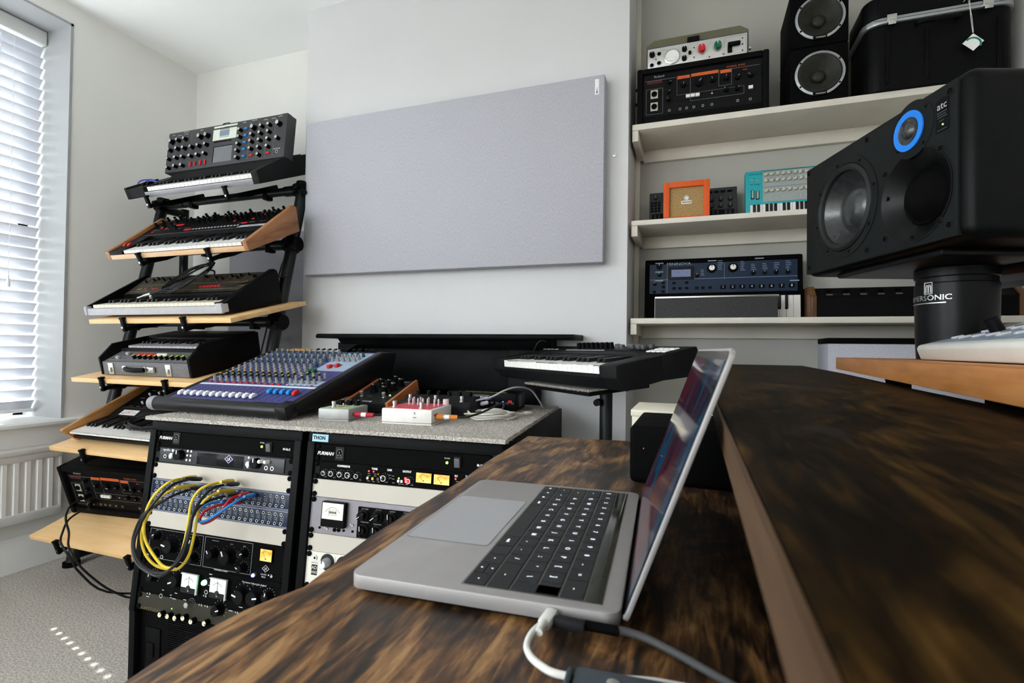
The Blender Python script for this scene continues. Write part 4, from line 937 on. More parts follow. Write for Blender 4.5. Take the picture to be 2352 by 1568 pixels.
# --- interface
u = Unit(MA, TPA, hA, 6*U, 1, 1, 'audio_interface', 'dark grey audio interface with white dots and diamond logo in the left rack', 'audio interface', DGREY)
B().box((.02, .0035, 0), (.455, U-.003, .003), b=.001).o('front_bezel', mat('gunmetal', (.03, .032, .036), .35, noise=.08, scale=40), u.t); T = tr(0, 0, .003)
P = lambda X, Y: u.p(*zA(X, Y))
a = P(885, 590); c = P(1405, 470); B().box((a[0], .006, 0), (c[0], U-.006, .0006), b=.0004).o('display_window', BLKG, u.t, T)
for X, Y in ((718, 512), (1545, 588)): x, y = P(X, Y); knob(u.t, T, x, y, .0145, .016, BLK, BLK, PRINT, seg=24)
for X, Y, r in ((655, 515, .007), (1483, 595, .0075), (1605, 563, .005), (1668, 568, .005)): x, y = P(X, Y); B().lathe([(r, 0), (r, .014), (r*.8, .016), (0, .0165)], seg=18).o('white_tip_knob', WHT, u.t, T @ tr(x, y, 0))
for X, Y in ((550, 530), (605, 536), (1645, 640), (1710, 645)): x, y = P(X, Y); jack(u.t, T, x, y, .0055)
for X, Y in ((790, 465), (828, 468), (785, 515), (822, 518), (780, 568), (818, 571), (1455, 525), (1447, 580), (1443, 633)): x, y = P(X, Y); button(u.t, T, x, y, .006, .006, .002, WHT)
x, y = P(560, 455); txt(u.t, 'apollo', T @ tr(x, y, 0), .0105); x, y = P(626, 462); B().cyl(.004, 0, .0004, seg=16).o('badge', PRINT, u.t, T @ tr(x, y, 0))
GL = mat('pale_grid', (.045, .05, .055), .5, noise=.1, scale=60)
a0 = P(930, 500); a1 = P(1120, 500); lines(u.t, tr(0, 0, .0037), [(a0[0]+i*.004, .009, a0[0]+i*.004+.0005, U-.009) for i in range(int((a1[0]-a0[0])/.004))]+[(P(1300, 500)[0]+i*.004, .009, P(1300, 500)[0]+i*.004+.0005, U-.009) for i in range(7)], GL)
LIL = mat('lilac_logo', (.6, .55, .85), .5, noise=.03, scale=40, emit=.25)
def diamond(par, M, s, m):
    b = B(); 
    for sg in (1, -1):
        b.tube([(-s*1.3, 0, 0), (0, sg*s, 0), (s*1.3, 0, 0)], s*.07, sub=1, seg=4)
    b.tube([(-s*.45, s*.35, 0), (-s*.45, -s*.25, 0), (-s*.15, -s*.45, 0), (s*.0, -s*.2, 0), (s*.0, s*.35, 0)], s*.07, sub=1, seg=4).tube([(s*.0, -s*.4, 0), (s*.25, s*.4, 0), (s*.5, -s*.4, 0)], s*.07, sub=1, seg=4).box((s*.08, -s*.12, -.0001), (s*.42, 0, .0003))
    b.o('diamond_logo', m, par, M)
x, y = P(1237, 548); diamond(u.t, tr(x, y, .0045), .0105, LIL)
# --- blanks
for M, Tp, h, hr, k, lb in ((MA, TPA, hA, 6*U, 2, 'beige blank rack panel above the two patchbays'), (MA, TPA, hA, 6*U, 5, 'beige blank rack panel below the two patchbays'),
        (MB_, TPB, hB, 2*U, 2, 'beige blank rack panel below the compressor with orange meters'), (MB_, TPB, hB, 2*U, 5, 'beige blank rack panel above the silver-knobbed unit'), (MB_, TPB, hB, 2*U, 8, 'beige blank rack panel lowest in the rack by the desk')):
    Unit(M, Tp, h, hr, k, 1, 'blank_panel', lb, 'blank panel', BLANK, dp=0)
# --- patchbays
PBL = mat('patchbay_blue', (.006, .016, .04), .4, noise=.06, scale=40)
PBE = mat('patchbay_edge', (.16, .18, .25), .35, .4, noise=.05, scale=40)
for kk in (3, 4):
    u = Unit(MA, TPA, hA, 6*U, kk, 1, 'patchbay', ['upper navy patchbay with the yellow and black leads', 'lower navy patchbay directly below the other'][kk-3], 'patchbay', PBE, ears=0)
    B().box((.004, .004, 0), (.4786, U-.0045, .0008), b=.0003).o('label_field', PBL, u.t); T = tr(0, 0, .0008)
    mk = []
    for i in range(24):
        x = .0215+i*.01905
        jack(u.t, T, x, .0335, .0042); jack(u.t, T, x, .0105, .0042)
        mk += [(x+.0052, .011, x+.006, .034), (x-.003, .0185, x+.0045, .0193), (x-.003, .0185, x-.0022, .0255), (x-.003, .0247, x+.0035, .0255), (x+.002, .0185, x+.0028, .0255)]
    o = lines(u.t, T, mk, PRINTG); o['kind'] = 'stuff'
# --- channel strip 2U
u = Unit(MA, TPA, hA, 6*U, 6, 2, 'channel_strip', 'black two-unit channel strip with glowing orange meter', 'preamp', BLKM)
P = lambda X, Y: u.p(*z5(X, Y))
a, c = P(1125, 1140), P(1515, 985); e, g_ = P(1530, 1200), P(1885, 1030)
lines(u.t, I, frame_rects(.018, .006, c[0], 2*U-.004, .0009)+frame_rects(c[0]+.006, .006, g_[0], 2*U-.004, .0009), PRINTG, h=.0004)
for X, Y, r in ((1590, 1095, .0125), (1700, 1120, .019), (1815, 1095, .0105), (1810, 1200, .0105), (1280, 1040, .019), (1170, 965, .0105), (1165, 1100, .0105), (1445, 1020, .0125), (1445, 1135, .0125)):
    x, y = P(X, Y); knob(u.t, I, x+.004, y, r, .02, BLKG, BLK, PRINT, 1.12, RND.uniform(-1.5, 1.5), seg=20)
    lines(u.t, tr(x+.004, y, 0), [(1.45*r*cos(q)-.0005, 1.45*r*sin(q)-.0005, 1.45*r*cos(q)+.0007, 1.45*r*sin(q)+.0007) for q in [radians(-40+26*n) for n in range(11)]], PRINTG)
x, y = P(1218, 1130); jack(u.t, I, x, y, .0055)
OM = bpy.data.materials.new('amber_meter'); MATS['amber_meter'] = OM; OM.use_nodes = True
b_ = OM.node_tree.nodes['Principled BSDF']; tc = OM.node_tree.nodes.new('ShaderNodeTexCoord'); gr = OM.node_tree.nodes.new('ShaderNodeTexNoise'); gr.inputs['Scale'].default_value = 25; rp = OM.node_tree.nodes.new('ShaderNodeValToRGB')
rp.color_ramp.elements[0].color = (1, .22, .005, 1); rp.color_ramp.elements[0].position = .35; rp.color_ramp.elements[1].color = (1, .62, .16, 1); rp.color_ramp.elements[1].position = .65
OM.node_tree.links.new(tc.outputs['Object'], gr.inputs[0]); OM.node_tree.links.new(gr.outputs[0], rp.inputs[0]); OM.node_tree.links.new(rp.outputs[0], b_.inputs['Base Color']); OM.node_tree.links.new(rp.outputs[0], b_.inputs['Emission Color']); b_.inputs['Emission Strength'].default_value = .33
def meter(par, M, w, h, face, bez=BLKM, needle=PRINTK, a=.5):
    B().box((-w/2-.003, -h/2-.003, 0), (w/2+.003, h/2+.003, .004), b=.001).o('meter_bezel', bez, par, M)
    m_ = B().box((-w/2, -h/2, .004), (w/2, h/2, .0045)).o('meter_face', face, par, M)
    b = B(); rr = h*.62
    b.tube([(rr*1.05*sin(q), -h*.30+rr*cos(q), .0048) for q in [(-.8+.2*n) for n in range(9)]], h*.012, sub=1, seg=4)
    for n in range(9):
        q = -.8+.2*n; b.box((-.0002, rr*1.05, .0046), (.0002, rr*1.2, .005), tr(0, -h*.30, 0) @ rz(-q))
    b.box((-.0003, 0, .005), (.0003, rr*1.15, .0053), tr(0, -h*.34, 0) @ rz(a))
    b.box((-.002, -h*.36, .0046), (.002, -h*.26, .005))
    b.o('meter_scale', needle, par, M)
x, y = P(1990, 1108); meter(u.t, tr(x, y, 0), .036, .029, OM)
x, y = P(1905, 1252); B().lathe([(.006, 0), (.006, .006), (.005, .008)], seg=14).o('lamp_bezel', STEEL, u.t, tr(x, y, 0)); led(u.t, tr(0, 0, .009), x, y, .0045, BLUL)
x, y = P(2028, 1262); toggle(u.t, I, x, y, 1.1); x, y = P(1980, 1210); diamond(u.t, tr(x, y, .0004), .0085, PRINT)
x, y = P(1965, 1255); txt(u.t, 'LA-610', tr(x, y+.001, 0), .006); txt(u.t, 'Mk II', tr(x, y-.0055, 0), .006)
x, y = P(1650, 1220); txt(u.t, 'UNIVERSAL AUDIO', tr(x, y-.002, 0), .0055)
for X, Y, s_ in ((1605, 1005, 'Peak Reduction'), (1725, 1030, 'GAIN'), (1820, 1045, 'GAIN'), (1170, 925, '15kHz'), (1410, 980, 'LEVEL')): x, y = P(X, Y); txt(u.t, s_, tr(x, min(y, .081), 0), .0038, PRINTG)
# --- valve distortion unit 2U
u = Unit(MA, TPA, hA, 6*U, 8, 2, 'valve_processor', 'black two-unit valve processor with twin white meters and green lamp', 'audio processor', BLKM)
P = lambda X, Y: u.p(*z2(X, Y))
x, y = P(620, 165); txt(u.t, 'THE CULTURE VULTURE', tr(x, y+.001, 0), .0075, PRINT, sx=.95)
x, y = P(1520, 325); txt(u.t, 'Thermionic Culture Ltd., England', tr(x, y, 0), .0058, PRINT)
for X, Y, a in ((890, 315, .05), (1180, 365, .0)):
    x, y = P(X, Y)
    B().box((-.0285, -.026, 0), (.0285, .024, .010), b=.002).o('meter_case', DGREY, u.t, tr(x, y, 0))
    B().box((-.026, -.011, .010), (.026, .0225, .0106)).o('meter_face', mat('white_meter_face', (.72, .74, .74), .4, noise=.02, scale=30), u.t, tr(x, y, 0))
    b = B(); b.tube([(.02*sin(q), -.012+.026*cos(q), .011) for q in [(-.8+.2*n) for n in range(9)]], .0004, sub=1, seg=4).box((-.0003, -.008, .011), (.0003, .019, .0114)).cyl(.006, .0106, .013, tr(0, -.011, 0), seg=14)
    b.o('meter_scale', PRINTK, u.t, tr(x, y, 0))
    B().box((-.0285, .0225, .006), (.0285, .0245, .0125)).box((.0262, -.026, .006), (.0285, .0245, .0125)).o('glass_edge', WHT, u.t, tr(x, y, 0)); screw(u.t, tr(0, 0, .010), x, y-.018, .003, STEEL)
x, y = P(1045, 305); B().lathe([(.008, 0), (.008, .006), (.007, .008)], seg=16).o('lamp_bezel', STEEL, u.t, tr(x, y, 0)); led(u.t, tr(0, 0, .011), x, y, .0072, GRNLT)
for X, Y, r in ((740, 290, .0165), (1395, 440, .019), (1530, 455, .019), (1665, 440, .0115), (500, 250, .012), (885, 520, .008), (1170, 580, .0145)):
    x, y = P(X, Y); knob(u.t, I, x+.003, y, r, .018, BLKG if r != .008 else STEEL, BLK if r != .008 else STEEL, PRINT, 1.1, RND.uniform(-2, 2), seg=20)
    lines(u.t, tr(x+.003, y, 0), [(1.5*r*cos(q)-.0006, 1.5*r*sin(q)-.0006, 1.5*r*cos(q)+.0008, 1.5*r*sin(q)+.0008) for q in [radians(-40+26*n) for n in range(11)]], PRINT)
for X, Y in ((590, 450), (1490, 645), (1040, 410)): x, y = P(X, Y); jack(u.t, I, x, y, .006)
for X, Y in ((480, 430), (1000, 540), (1060, 552), (1365, 612), (1635, 665), (1040, 450)): x, y = P(X, Y); toggle(u.t, I, x, y, .8)
lines(u.t, I, [(*P(X, Y), P(X, Y)[0]+w_, P(X, Y)[1]+.0014) for X, Y, w_ in ((590, 395, .008), (720, 425, .009), (675, 445, .006), (675, 470, .006), (700, 480, .012), (440, 460, .01), (810, 490, .01), (1050, 345, .006), (1370, 560, .012), (1415, 600, .008), (1415, 630, .008), (1415, 655, .008), (1500, 585, .01), (1640, 710, .012), (1270, 595, .012), (1750, 545, .012), (1640, 550, .01), (1060, 232, .01))], PRINT)
# --- small preamp with cream knobs 1U
OLV = mat('olive_black_panel', (.022, .021, .013), .5, noise=.2, scale=40)
u = Unit(MA, TPA, hA, 6*U, 10, 1, 'studio_processor', 'olive black one-unit processor with six cream knobs', 'audio processor', OLV)
P = lambda X, Y: u.p(*z2(X, Y)); CRK = mat('cream_knob', (.66, .62, .42), .4, noise=.05, scale=40)
for X, Y in ((610, 630), (685, 645), (758, 662), (838, 662), (918, 695), (1050, 712)): x, y = P(X, Y); knob(u.t, I, x+.005, y+.003, .0082, .013, CRK, BLK, PRINTK, a=RND.uniform(-2, 2), seg=18)
x, y = P(700, 578); led(u.t, I, x, y, .0018, GRNL); x, y = P(470, 582); txt(u.t, 'ZOOM STUDIO', tr(x, y, 0), .0125, mat('dull_gold_print', (.13, .10, .04), .5, noise=.1, scale=40))
t = B().box((-.0, -.008, 0), (.075, .006, .0006)).o('peeling_label', mat('tan_paper', (.42, .28, .16), .8, noise=.15, scale=60), u.t, tr(.33, .012, 0))
# --- lower computer
t = thing('rack_computer', 'black rack computer with ribbed vents at the bottom of the left rack', 'computer', MA @ tr(.0215, -.040, FLZ+.034))
B().box((0, 0, 0), (.4826, .45, .215), b=.003).o('case', BLKM, t)
B().box((.02, -.004, .05), (.075, 0, .17), b=.003).box((.03, -.008, .09), (.055, -.004, .13), b=.002).o('switch_panel', BLK, t)
vb = None
for i in range(34):
    if vb is None: vb = B().box((0, -.003, 0), (.36, 0, .0026)).mesh('vent_rib', BLK)
    put(vb, 'vent_rib', t, tr(.10, 0, .012+i*.0058))
# --- compressor (orange meters)
u = Unit(MB_, TPB, hB, 2*U, 1, 1, 'compressor', 'black one-unit compressor with two amber meters and coloured buttons', 'compressor', BLK)
P = lambda X, Y: u.p(*zB(X, Y))
B().box((.018, .0015, 0), (.4646, U-.0015, .0025), b=.0005).o('front_bezel', BLKM, u.t); T = tr(0, 0, .0025)
SER = PRINT
for X, Y, s_ in ((393, 375, 'COMPRESSOR'), (673, 398, 'TONE'), (810, 408, 'LINK'), (967, 422, 'OUTPUT'), (1416, 460, 'VU')): x, y = P(X, Y); txt(u.t, s_, T @ tr(x, min(y, .0385), 0), .0066, SER, bold=.0003, sx=.9)
for X, Y, r in ((228, 435, .0062), (296, 440, .0072), (374, 447, .0072), (446, 453, .0078), (524, 462, .006), (768, 480, .0078), (994, 505, .0065)):
    x, y = P(X, Y); knob(u.t, T, x, y, r, .010, BLK if X != 994 else RED, STEEL, PRINT, 0, RND.uniform(-2, 2), seg=18)
    lines(u.t, T @ tr(x, y, 0), [(1.5*r*cos(q)-.0004, 1.5*r*sin(q)-.0004, 1.5*r*cos(q)+.0005, 1.5*r*sin(q)+.0005) for q in [radians(-40+32*n) for n in range(9)]], PRINT)
for X, Y, m in ((615, 480, mat('lit_white_button', (.75, .72, .55), .4, noise=.03, scale=40)), (660, 486, YEL), (708, 490, MGREY), (893, 507, WHT), (923, 510, WHT), (958, 485, REDL), (958, 512, RED)): x, y = P(X, Y); button(u.t, T, x, y, .006, .0065, .003, m)
for X, Y, m in ((622, 418, REDL), (665, 422, REDL), (708, 445, ORG), (1412, 486, REDL), (895, 482, GRNL)): x, y = P(X, Y); led(u.t, T, x, y, .0022, m)
lines(u.t, T, [(*P(X, Y), P(X, Y)[0]+.007, P(X, Y)[1]+.0010) for X, Y in ((612, 442), (612, 460), (668, 445), (668, 463), (718, 468), (800, 455), (830, 462), (805, 480), (832, 490), (220, 470), (300, 480), (380, 487), (455, 492), (535, 500), (610, 508), (655, 514), (700, 516), (770, 520), (835, 525), (890, 535), (920, 538), (955, 540), (1005, 545), (1415, 510), (1410, 580))], PRINTG)
for X, Y in ((1127, 470), (1290, 487)): x, y = P(X, Y); meter(u.t, T @ tr(x, y-.0015, 0), .0395, .0225, OM, a=.75)
a = P(1503, 470); B().ext([(0, -.006), (0, .006), (.011, 0)], 0, .0005, axis='z').o('blue_arrow', mat('sky_blue_print', (.05, .32, .62), .5, noise=.04, scale=40), u.t, T @ tr(a[0], a[1], 0))
# --- meter compressor 2U
GUN = mat('purple_grey_panel', (.20, .19, .21), .4, .3, noise=.04, scale=40)
u = Unit(MB_, TPB, hB, 2*U, 3, 2, 'limiter', 'grey two-unit limiter with cream meter and black knob panel', 'compressor', GUN)
P = lambda X, Y: u.p(*zB(X, Y))
x, y = P(330, 810)
B().box((-.034, -.031, 0), (.034, .031, .014), b=.003).o('meter_case', BLK, u.t, tr(x, y, 0))
B().box((-.030, -.011, .014), (.030, .028, .0145)).o('meter_face', mat('cream_meter_face', (.80, .76, .62), .4, noise=.02, scale=30), u.t, tr(x, y, 0))
b = B(); b.tube([(.026*sin(q), -.014+.032*cos(q), .0148) for q in [(-.9+.2*n) for n in range(10)]], .0004, sub=1, seg=4)
for r_ in frame_rects(-.011, -.001, .011, .012, .0005): b.box((r_[0], r_[1], .0146), (r_[2], r_[3], .015))
for n in range(5): b.box((-.009+n*.004, .003, .0146), (-.0065+n*.004, .0085, .015))
b.o('meter_scale', PRINTK, u.t, tr(x, y, 0))
a = P(525, 1020); c = P(1165, 840)
B().box((a[0], a[1]-.0005, 0), (c[0]+.0, min(c[1]+.008, .082), .003), b=.0008).o('knob_panel', BLKM, u.t); T = tr(0, 0, .003)
for X, Y in ((585, 820), (715, 830), (838, 850), (965, 862), (1085, 880), (590, 955), (710, 968), (965, 985)):
    x, y = P(X, Y)
    B().lathe([(.015, 0), (.0145, .003), (.0105, .005), (.0095, .016)], seg=20).box((-.002, -.013, .008), (.002, .0125, .019), rz(2.2 if X in (585, 715, 965, 1085) else .1), b=.001).o('knob', BLKG, u.t, T @ tr(x, y, 0))
    B().box((-.0007, .001, .019), (.0007, .0125, .0194), rz(2.2 if X in (585, 715, 965, 1085) else .1)).o('pointer', PRINT, u.t, T @ tr(x, y, 0))
for X, Y in ((835, 940), (835, 1005)): x, y = P(X, Y); toggle(u.t, T, x, y, .7)
for X, Y in ((257, 942), (485, 915)): x, y = P(X, Y); toggle(u.t, I, x, y, .8)
for X, Y, r in ((325, 955, .005), (362, 957, .005), (407, 962, .003), (487, 970, .003), (190, 933, .003)): x, y = P(X, Y); jack(u.t, I, x, y, r, BLK)
for X, Y, s_ in ((600, 768, 'RECOVERY'), (722, 780, 'OUTPUT'), (848, 793, 'OUTPUT'), (975, 805, 'OUTPUT'), (1105, 822, 'RECOVERY'), (598, 888, 'THRESHOLD'), (713, 908, 'THRESHOLD')): x, y = P(X, Y); txt(u.t, s_, T @ tr(x, y+.001, 0), .004, PRINTG)
# --- silver-knob unit 2U
CRP = mat('cream_panel', (.64, .63, .56), .45, noise=.03, scale=20)
u = Unit(MB_, TPB, hB, 2*U, 6, 2, 'equalizer', 'cream two-unit preamp with silver knobs half hidden by the desk', 'preamp', CRP)
P = lambda X, Y: u.p(*zB(X, Y))
for X, Y, r in ((268, 1250, .0135), (412, 1275, .0135), (245, 1420, .0115), (560, 1290, .0135), (400, 1440, .0115), (700, 1310, .0135)):
    x, y = P(X, Y); B().lathe([(r*1.5, 0), (r*1.5, .0004), (r*1.42, .0004)], seg=28).o('dial_ring', PRINTK, u.t, tr(x, y, 0)); knob(u.t, I, x, y, r*.85, .024, WHT, LGREY, PRINTK, seg=18)
for X, Y in ((158, 1208), (145, 1428)): x, y = P(X, Y); inst('nut', 'socket', lambda: B().lathe([(.006, 0), (.006, .003), (.003, .003), (.003, .001)], seg=8, ms=[0, 0, 1]), [STEEL, BLKM], u.t, tr(x, y, 0))
x, y = P(152, 1318); B().box((-.0085, -.0125, 0), (.0085, .0125, .0004)).o('name_plate', PRINTK, u.t, tr(x, y, 0)); txt(u.t, 'AD', tr(x, y+.005, .0004), .011, CRP); txt(u.t, '2055', tr(x, y-.006, .0004), .0085, CRP)
txt(u.t, 'PURE CLASS A', tr(x+.001, y+.017, 0), .0035, PRINTK)
for X, Y in ((257, 1365), (487, 1243)): x, y = P(X, Y); button(u.t, I, x, y, .011, .006, .004, PRINTK)
lines(u.t, I, [(P(338, 0+1250)[0], .03, P(338, 1250)[0]+.0005, .083), (P(485, 1250)[0], .03, P(485, 1250)[0]+.0005, .083)], PRINTK)
# --- patch leads
YC = mat('yellow_cable', (.72, .52, .04), .4, noise=.05, scale=40); RC = mat('red_cable', (.42, .015, .03), .4, noise=.05, scale=40); BC = mat('blue_cable', (.02, .20, .55), .4, noise=.05, scale=40)
LEADS = {
 'y1': [(-1.306, 1.06, .672), (-1.296, 1.03, .678), (-1.282, .97, .684), (-1.308, .95, .655), (-1.324, .94, .617), (-1.334, .94, .568), (-1.326, .94, .534), (-1.298, .94, .504), (-1.266, .94, .482), (-1.235, .94, .48), (-1.206, .94, .511), (-1.189, .94, .553), (-1.178, .94, .604), (-1.183, .95, .643), (-1.173, .96, .672), (-1.16, .98, .685), (-1.158, 1.03, .682), (-1.17, 1.06, .675)],
 'y2': [(-1.305, 1.06, .648), (-1.305, 1.03, .653), (-1.294, .98, .656), (-1.308, .96, .641), (-1.329, .95, .604), (-1.352, .95, .56), (-1.355, .95, .527), (-1.339, .95, .494), (-1.306, .95, .473), (-1.27, .955, .466), (-1.227, .955, .474), (-1.194, .955, .509), (-1.178, .955, .557), (-1.169, .955, .602), (-1.164, .96, .636), (-1.155, .98, .657), (-1.159, 1.03, .657), (-1.165, 1.06, .649)],
 'b1': [(-1.287, 1.06, .669), (-1.28, 1.03, .677), (-1.255, .96, .683), (-1.263, .93, .661), (-1.296, .92, .617), (-1.323, .92, .576), (-1.34, .92, .533), (-1.327, .92, .497), (-1.295, .92, .477), (-1.256, .92, .472), (-1.217, .92, .483), (-1.172, .92, .526), (-1.149, .92, .583), (-1.151, .93, .625), (-1.148, .95, .659), (-1.143, .98, .68), (-1.141, 1.03, .677), (-1.152, 1.06, .669)],
 'b2': [(-1.286, 1.06, .644), (-1.272, 1.03, .653), (-1.268, .97, .65), (-1.285, .95, .636), (-1.319, .93, .608), (-1.35, .93, .563), (-1.36, .93, .52), (-1.344, .93, .481), (-1.301, .93, .462), (-1.257, .93, .46), (-1.214, .93, .491), (-1.18, .93, .542), (-1.169, .935, .589), (-1.164, .95, .63), (-1.158, .98, .645), (-1.136, 1.03, .65), (-1.147, 1.06, .643)],
 'bl': [(-1.104, 1.07, .642), (-1.091, 1.04, .649), (-1.089, 1.0, .646), (-1.108, .97, .626), (-1.143, .96, .603), (-1.166, .96, .598), (-1.173, .96, .61), (-1.173, .97, .627), (-1.164, .99, .635), (-1.155, 1.03, .631), (-1.167, 1.06, .623)],
 'rd': [(-1.125, 1.07, .644), (-1.109, 1.04, .651), (-1.107, 1.0, .651), (-1.108, .98, .634), (-1.125, .97, .609), (-1.16, .97, .591), (-1.175, .97, .594), (-1.185, .98, .603), (-1.179, .99, .616), (-1.157, 1.01, .626), (-1.133, 1.04, .628), (-1.139, 1.06, .623)]}
# carry the leads from their survey depth to the face of the rack
def fit_face(p):
    yaw = .033; fy = 1.07+(p[0]+1.487)*math.tan(yaw)-(.818-p[2])*.106; d = fy-.012-1.06   # face depth at that height
    k = (p[1]+d)/p[1]; return (p[0]*k, p[1]*k, ZC+(p[2]-ZC)*k)
for key, m, lb in (('y1', YC, 'yellow patch lead looping from the upper row of the top patchbay'), ('y2', YC, 'yellow patch lead looping from the lower row of the top patchbay'), ('b1', RUB, 'black patch lead hanging widest, beside the upper yellow one'), ('b2', RUB, 'black patch lead hanging with the lower yellow one'), ('bl', BC, 'short bright blue patch lead looping on the patchbays'), ('rd', RC, 'short red patch lead looping beside the blue one')):
    Q = [fit_face(p) for p in LEADS[key]]
    o = cable('patch_cable', Q, .0034, m, lb, None, sub=5)
    for a, c in ((Q[0], Q[1]), (Q[-1], Q[-2])):
        a, c = Vector(a), Vector(c); M_ = tr(*a) @ (c-a).to_track_quat('Z', 'Y').to_matrix().to_4x4()
        B().lathe([(.004, -.004), (.0062, .0), (.0062, .03), (.004, .05), (.0036, .06)], seg=12).o('jack_plug', m, o, M_)
# ---------------------------------------------------------------- carpet offcut on the racks
CARP = mat('cream_grey_carpet', (.66, .62, .56), .95, noise=.5, scale=300, bump=1, bscale=400, col2=(.22, .20, .18))
ca = thing('carpet_offcut', 'grey cream carpet offcut covering the tops of both racks', 'carpet', tr(0, 0, .8225))
poly = [(-1.497, 1.052), (-1.22, 1.062), (-.95, 1.072), (-.68, 1.088), (-.405, 1.105), (-.425, 1.32), (-.445, 1.55), (-.468, 1.84), (-1.0, 1.83), (-1.53, 1.82), (-1.52, 1.4)]
B().ext(poly, 0, .010, axis='z').o('backing', CARP, ca)
b = B(); R2 = random.Random(3)
def tuft(x, y, z, l, dx, dy):
    w_ = .0014; v = [b.bm.verts.new(c) for c in ((x-w_, y, z), (x+w_, y, z), (x, y+w_, z), (x+dx, y+dy, z+l))]
    for q in ((0, 1, 3), (1, 2, 3), (2, 0, 3)): b.bm.faces.new([v[k] for k in q])
ed = list(zip(poly, poly[1:]+poly[:1]))
for (p, q) in ed[:7]:
    L_ = sqrt((p[0]-q[0])**2+(p[1]-q[1])**2); nx, ny = (q[1]-p[1])/L_, -(q[0]-p[0])/L_
    for k in range(int(L_/.0011)):
        s_ = R2.random(); tuft(p[0]+(q[0]-p[0])*s_-nx*.001, p[1]+(q[1]-p[1])*s_-ny*.001, R2.uniform(.0, .010), R2.uniform(-.003, .003), nx*R2.uniform(.002, .007)+R2.uniform(-.002, .002), ny*R2.uniform(.002, .007)+R2.uniform(-.002, .002))
for k in range(16000):
    x = R2.uniform(-1.5, -.41); y = R2.uniform(1.06, 1.5) if R2.random() < .75 else R2.uniform(1.5, 1.82)
    if y < 1.105+(x+.405)*.045+.004 or x > -.41-(y-1.1)*.08: continue
    tuft(x, y, .0098, R2.uniform(.001, .0032), R2.uniform(-.002, .002), R2.uniform(-.002, .002))
o = b.o('pile', CARP, ca); o['kind'] = 'stuff'
# ---------------------------------------------------------------- mixing console
CT = .8335
t = thing('mixing_console', 'navy mixing console with rows of grey knobs on the left rack', 'mixer', at(-1.548, 1.16, .8776, .005, .3199))
W, D = .467, .4526
RBB = mat('satin_black_rail', (.008, .008, .009), .32, noise=.1, scale=30)
B().box((-.012, -.004, -.02), (W+.012, D, -.001), b=.003).o('chassis', BLKM, t)
B().ext([(-.03, -.02), (-.01, .002), (D, .004), (D+.09, -.03), (D+.02, -.12), (.02, -.036)], W, W+.025, axis='x', bev=.006).o('side_cheek', RBB, t)
B().ext([(-.03, -.02), (-.01, .002), (D, .004), (D+.09, -.03), (D+.02, -.12), (.02, -.036)], -.022, 0, axis='x', bev=.006).o('side_cheek', RBB, t)
B().ext([(.0, -.02), (D, -.02), (D+.01, -.11), (.03, -.036)], 0, W, axis='x').o('underside', BLKM, t)
B().box((0, D, -.012), (W, D+.055, .0), T=tr(0, D, 0) @ rx(-.3) @ tr(0, -D, 0)).o('rear_connector_strip', BLKM, t)
B().tube([(-.046, -.020, -.014), (W-.01, -.020, -.014)], .0215, sub=1, seg=20).o('hand_rail', RBB, t)
B().lathe([(.012, -.006), (.0205, -.003), (.0225, .004), (.0225, .024)], ry(pi/2), seg=20).o('rail_end_cap', mat('grey_rail_cap', (.22, .22, .23), .4, noise=.05, scale=30), t, tr(-.05, -.020, -.014))
B().box((W-.02, -.043, -.036), (W+.025, .012, .008), b=.012).o('rail_corner', RBB, t)
NVY = mat('navy_mixer_panel', (.05, .055, .19), .4, noise=.05, scale=30); SKY = mat('pale_blue_mixer_panel', (.34, .44, .56), .4, noise=.03, scale=30)
f = hom([(389, 913), (662.4, 924), (867, 813), (631, 803)], W, D); zm = lambda X, Y: f(330+X/3.986, 770+Y/3.986)
vdiv = f(330+560/3.986+2, 770+455/3.986)[1]
B().box((0, 0, -.001), (W, vdiv, 0)).o('fader_panel', NVY, t); B().box((0, vdiv, -.001), (W, vdiv+.012, .0003)).o('divider_strip', mat('pale_strip', (.62, .72, .78), .4, noise=.03, scale=30), t)
B().box((0, vdiv+.012, -.001), (W, D, 0)).o('knob_panel', NVY, t)
pitch = .0262; c0 = .018
lines(t, I, [(0, vdiv+.03+(D-vdiv-.05)*k/11+.009, c0+pitch*12, vdiv+.03+(D-vdiv-.05)*k/11+.0125) for k in range(12)]+[(c0+pitch*12.3, vdiv+.02, W-.005, vdiv+.06), (c0+pitch*12.3, vdiv+.15, W-.005, D-.01)], SKY, 'coloured_bands')
KG = mat('grey_knob_rubber', (.24, .25, .24), .5, noise=.06, scale=60); KT = mat('dark_teal_knob', (.035, .07, .075), .5, noise=.06, scale=60); KK = mat('black_knob_rubber', (.02, .022, .022), .5, noise=.06, scale=60)
PK_ = mat('pink_cap', (.5, .3, .3), .5, noise=.04, scale=60); YCAP = mat('yellow_cap', (.62, .52, .06), .5, noise=.04, scale=60)
rows = [(KG, KG), (KK, YCAP), (KK, YCAP), (KG, PK_), (KG, PK_), (KG, KG), (KT, KT), (KG, KG), (KT, KT), (KG, KG), (KT, KT), (KG, KG)]
def mk(x, y, body, cap, r=.0056, h=.0165):
    k = ('mk', body.name, cap.name)
    inst(k, 'knob', lambda: B().cyl(r*1.15, 0, .004, seg=10).cyl(r, .004, h, r2=r*.72, seg=10, mt=1).box((-.0008, .001, h), (.0008, r*.75, h+.0006), 1), [body, cap], t, tr(x, y, 0))
for c in range(12):
    for r, (bd, cp) in enumerate(rows): mk(c0+pitch*(c+.5), vdiv+.036+(D-vdiv-.055)*r/11, bd, cp)
    button(t, I, c0+pitch*(c+.5)-.003, vdiv+.019, .011, .006, .004, RED)
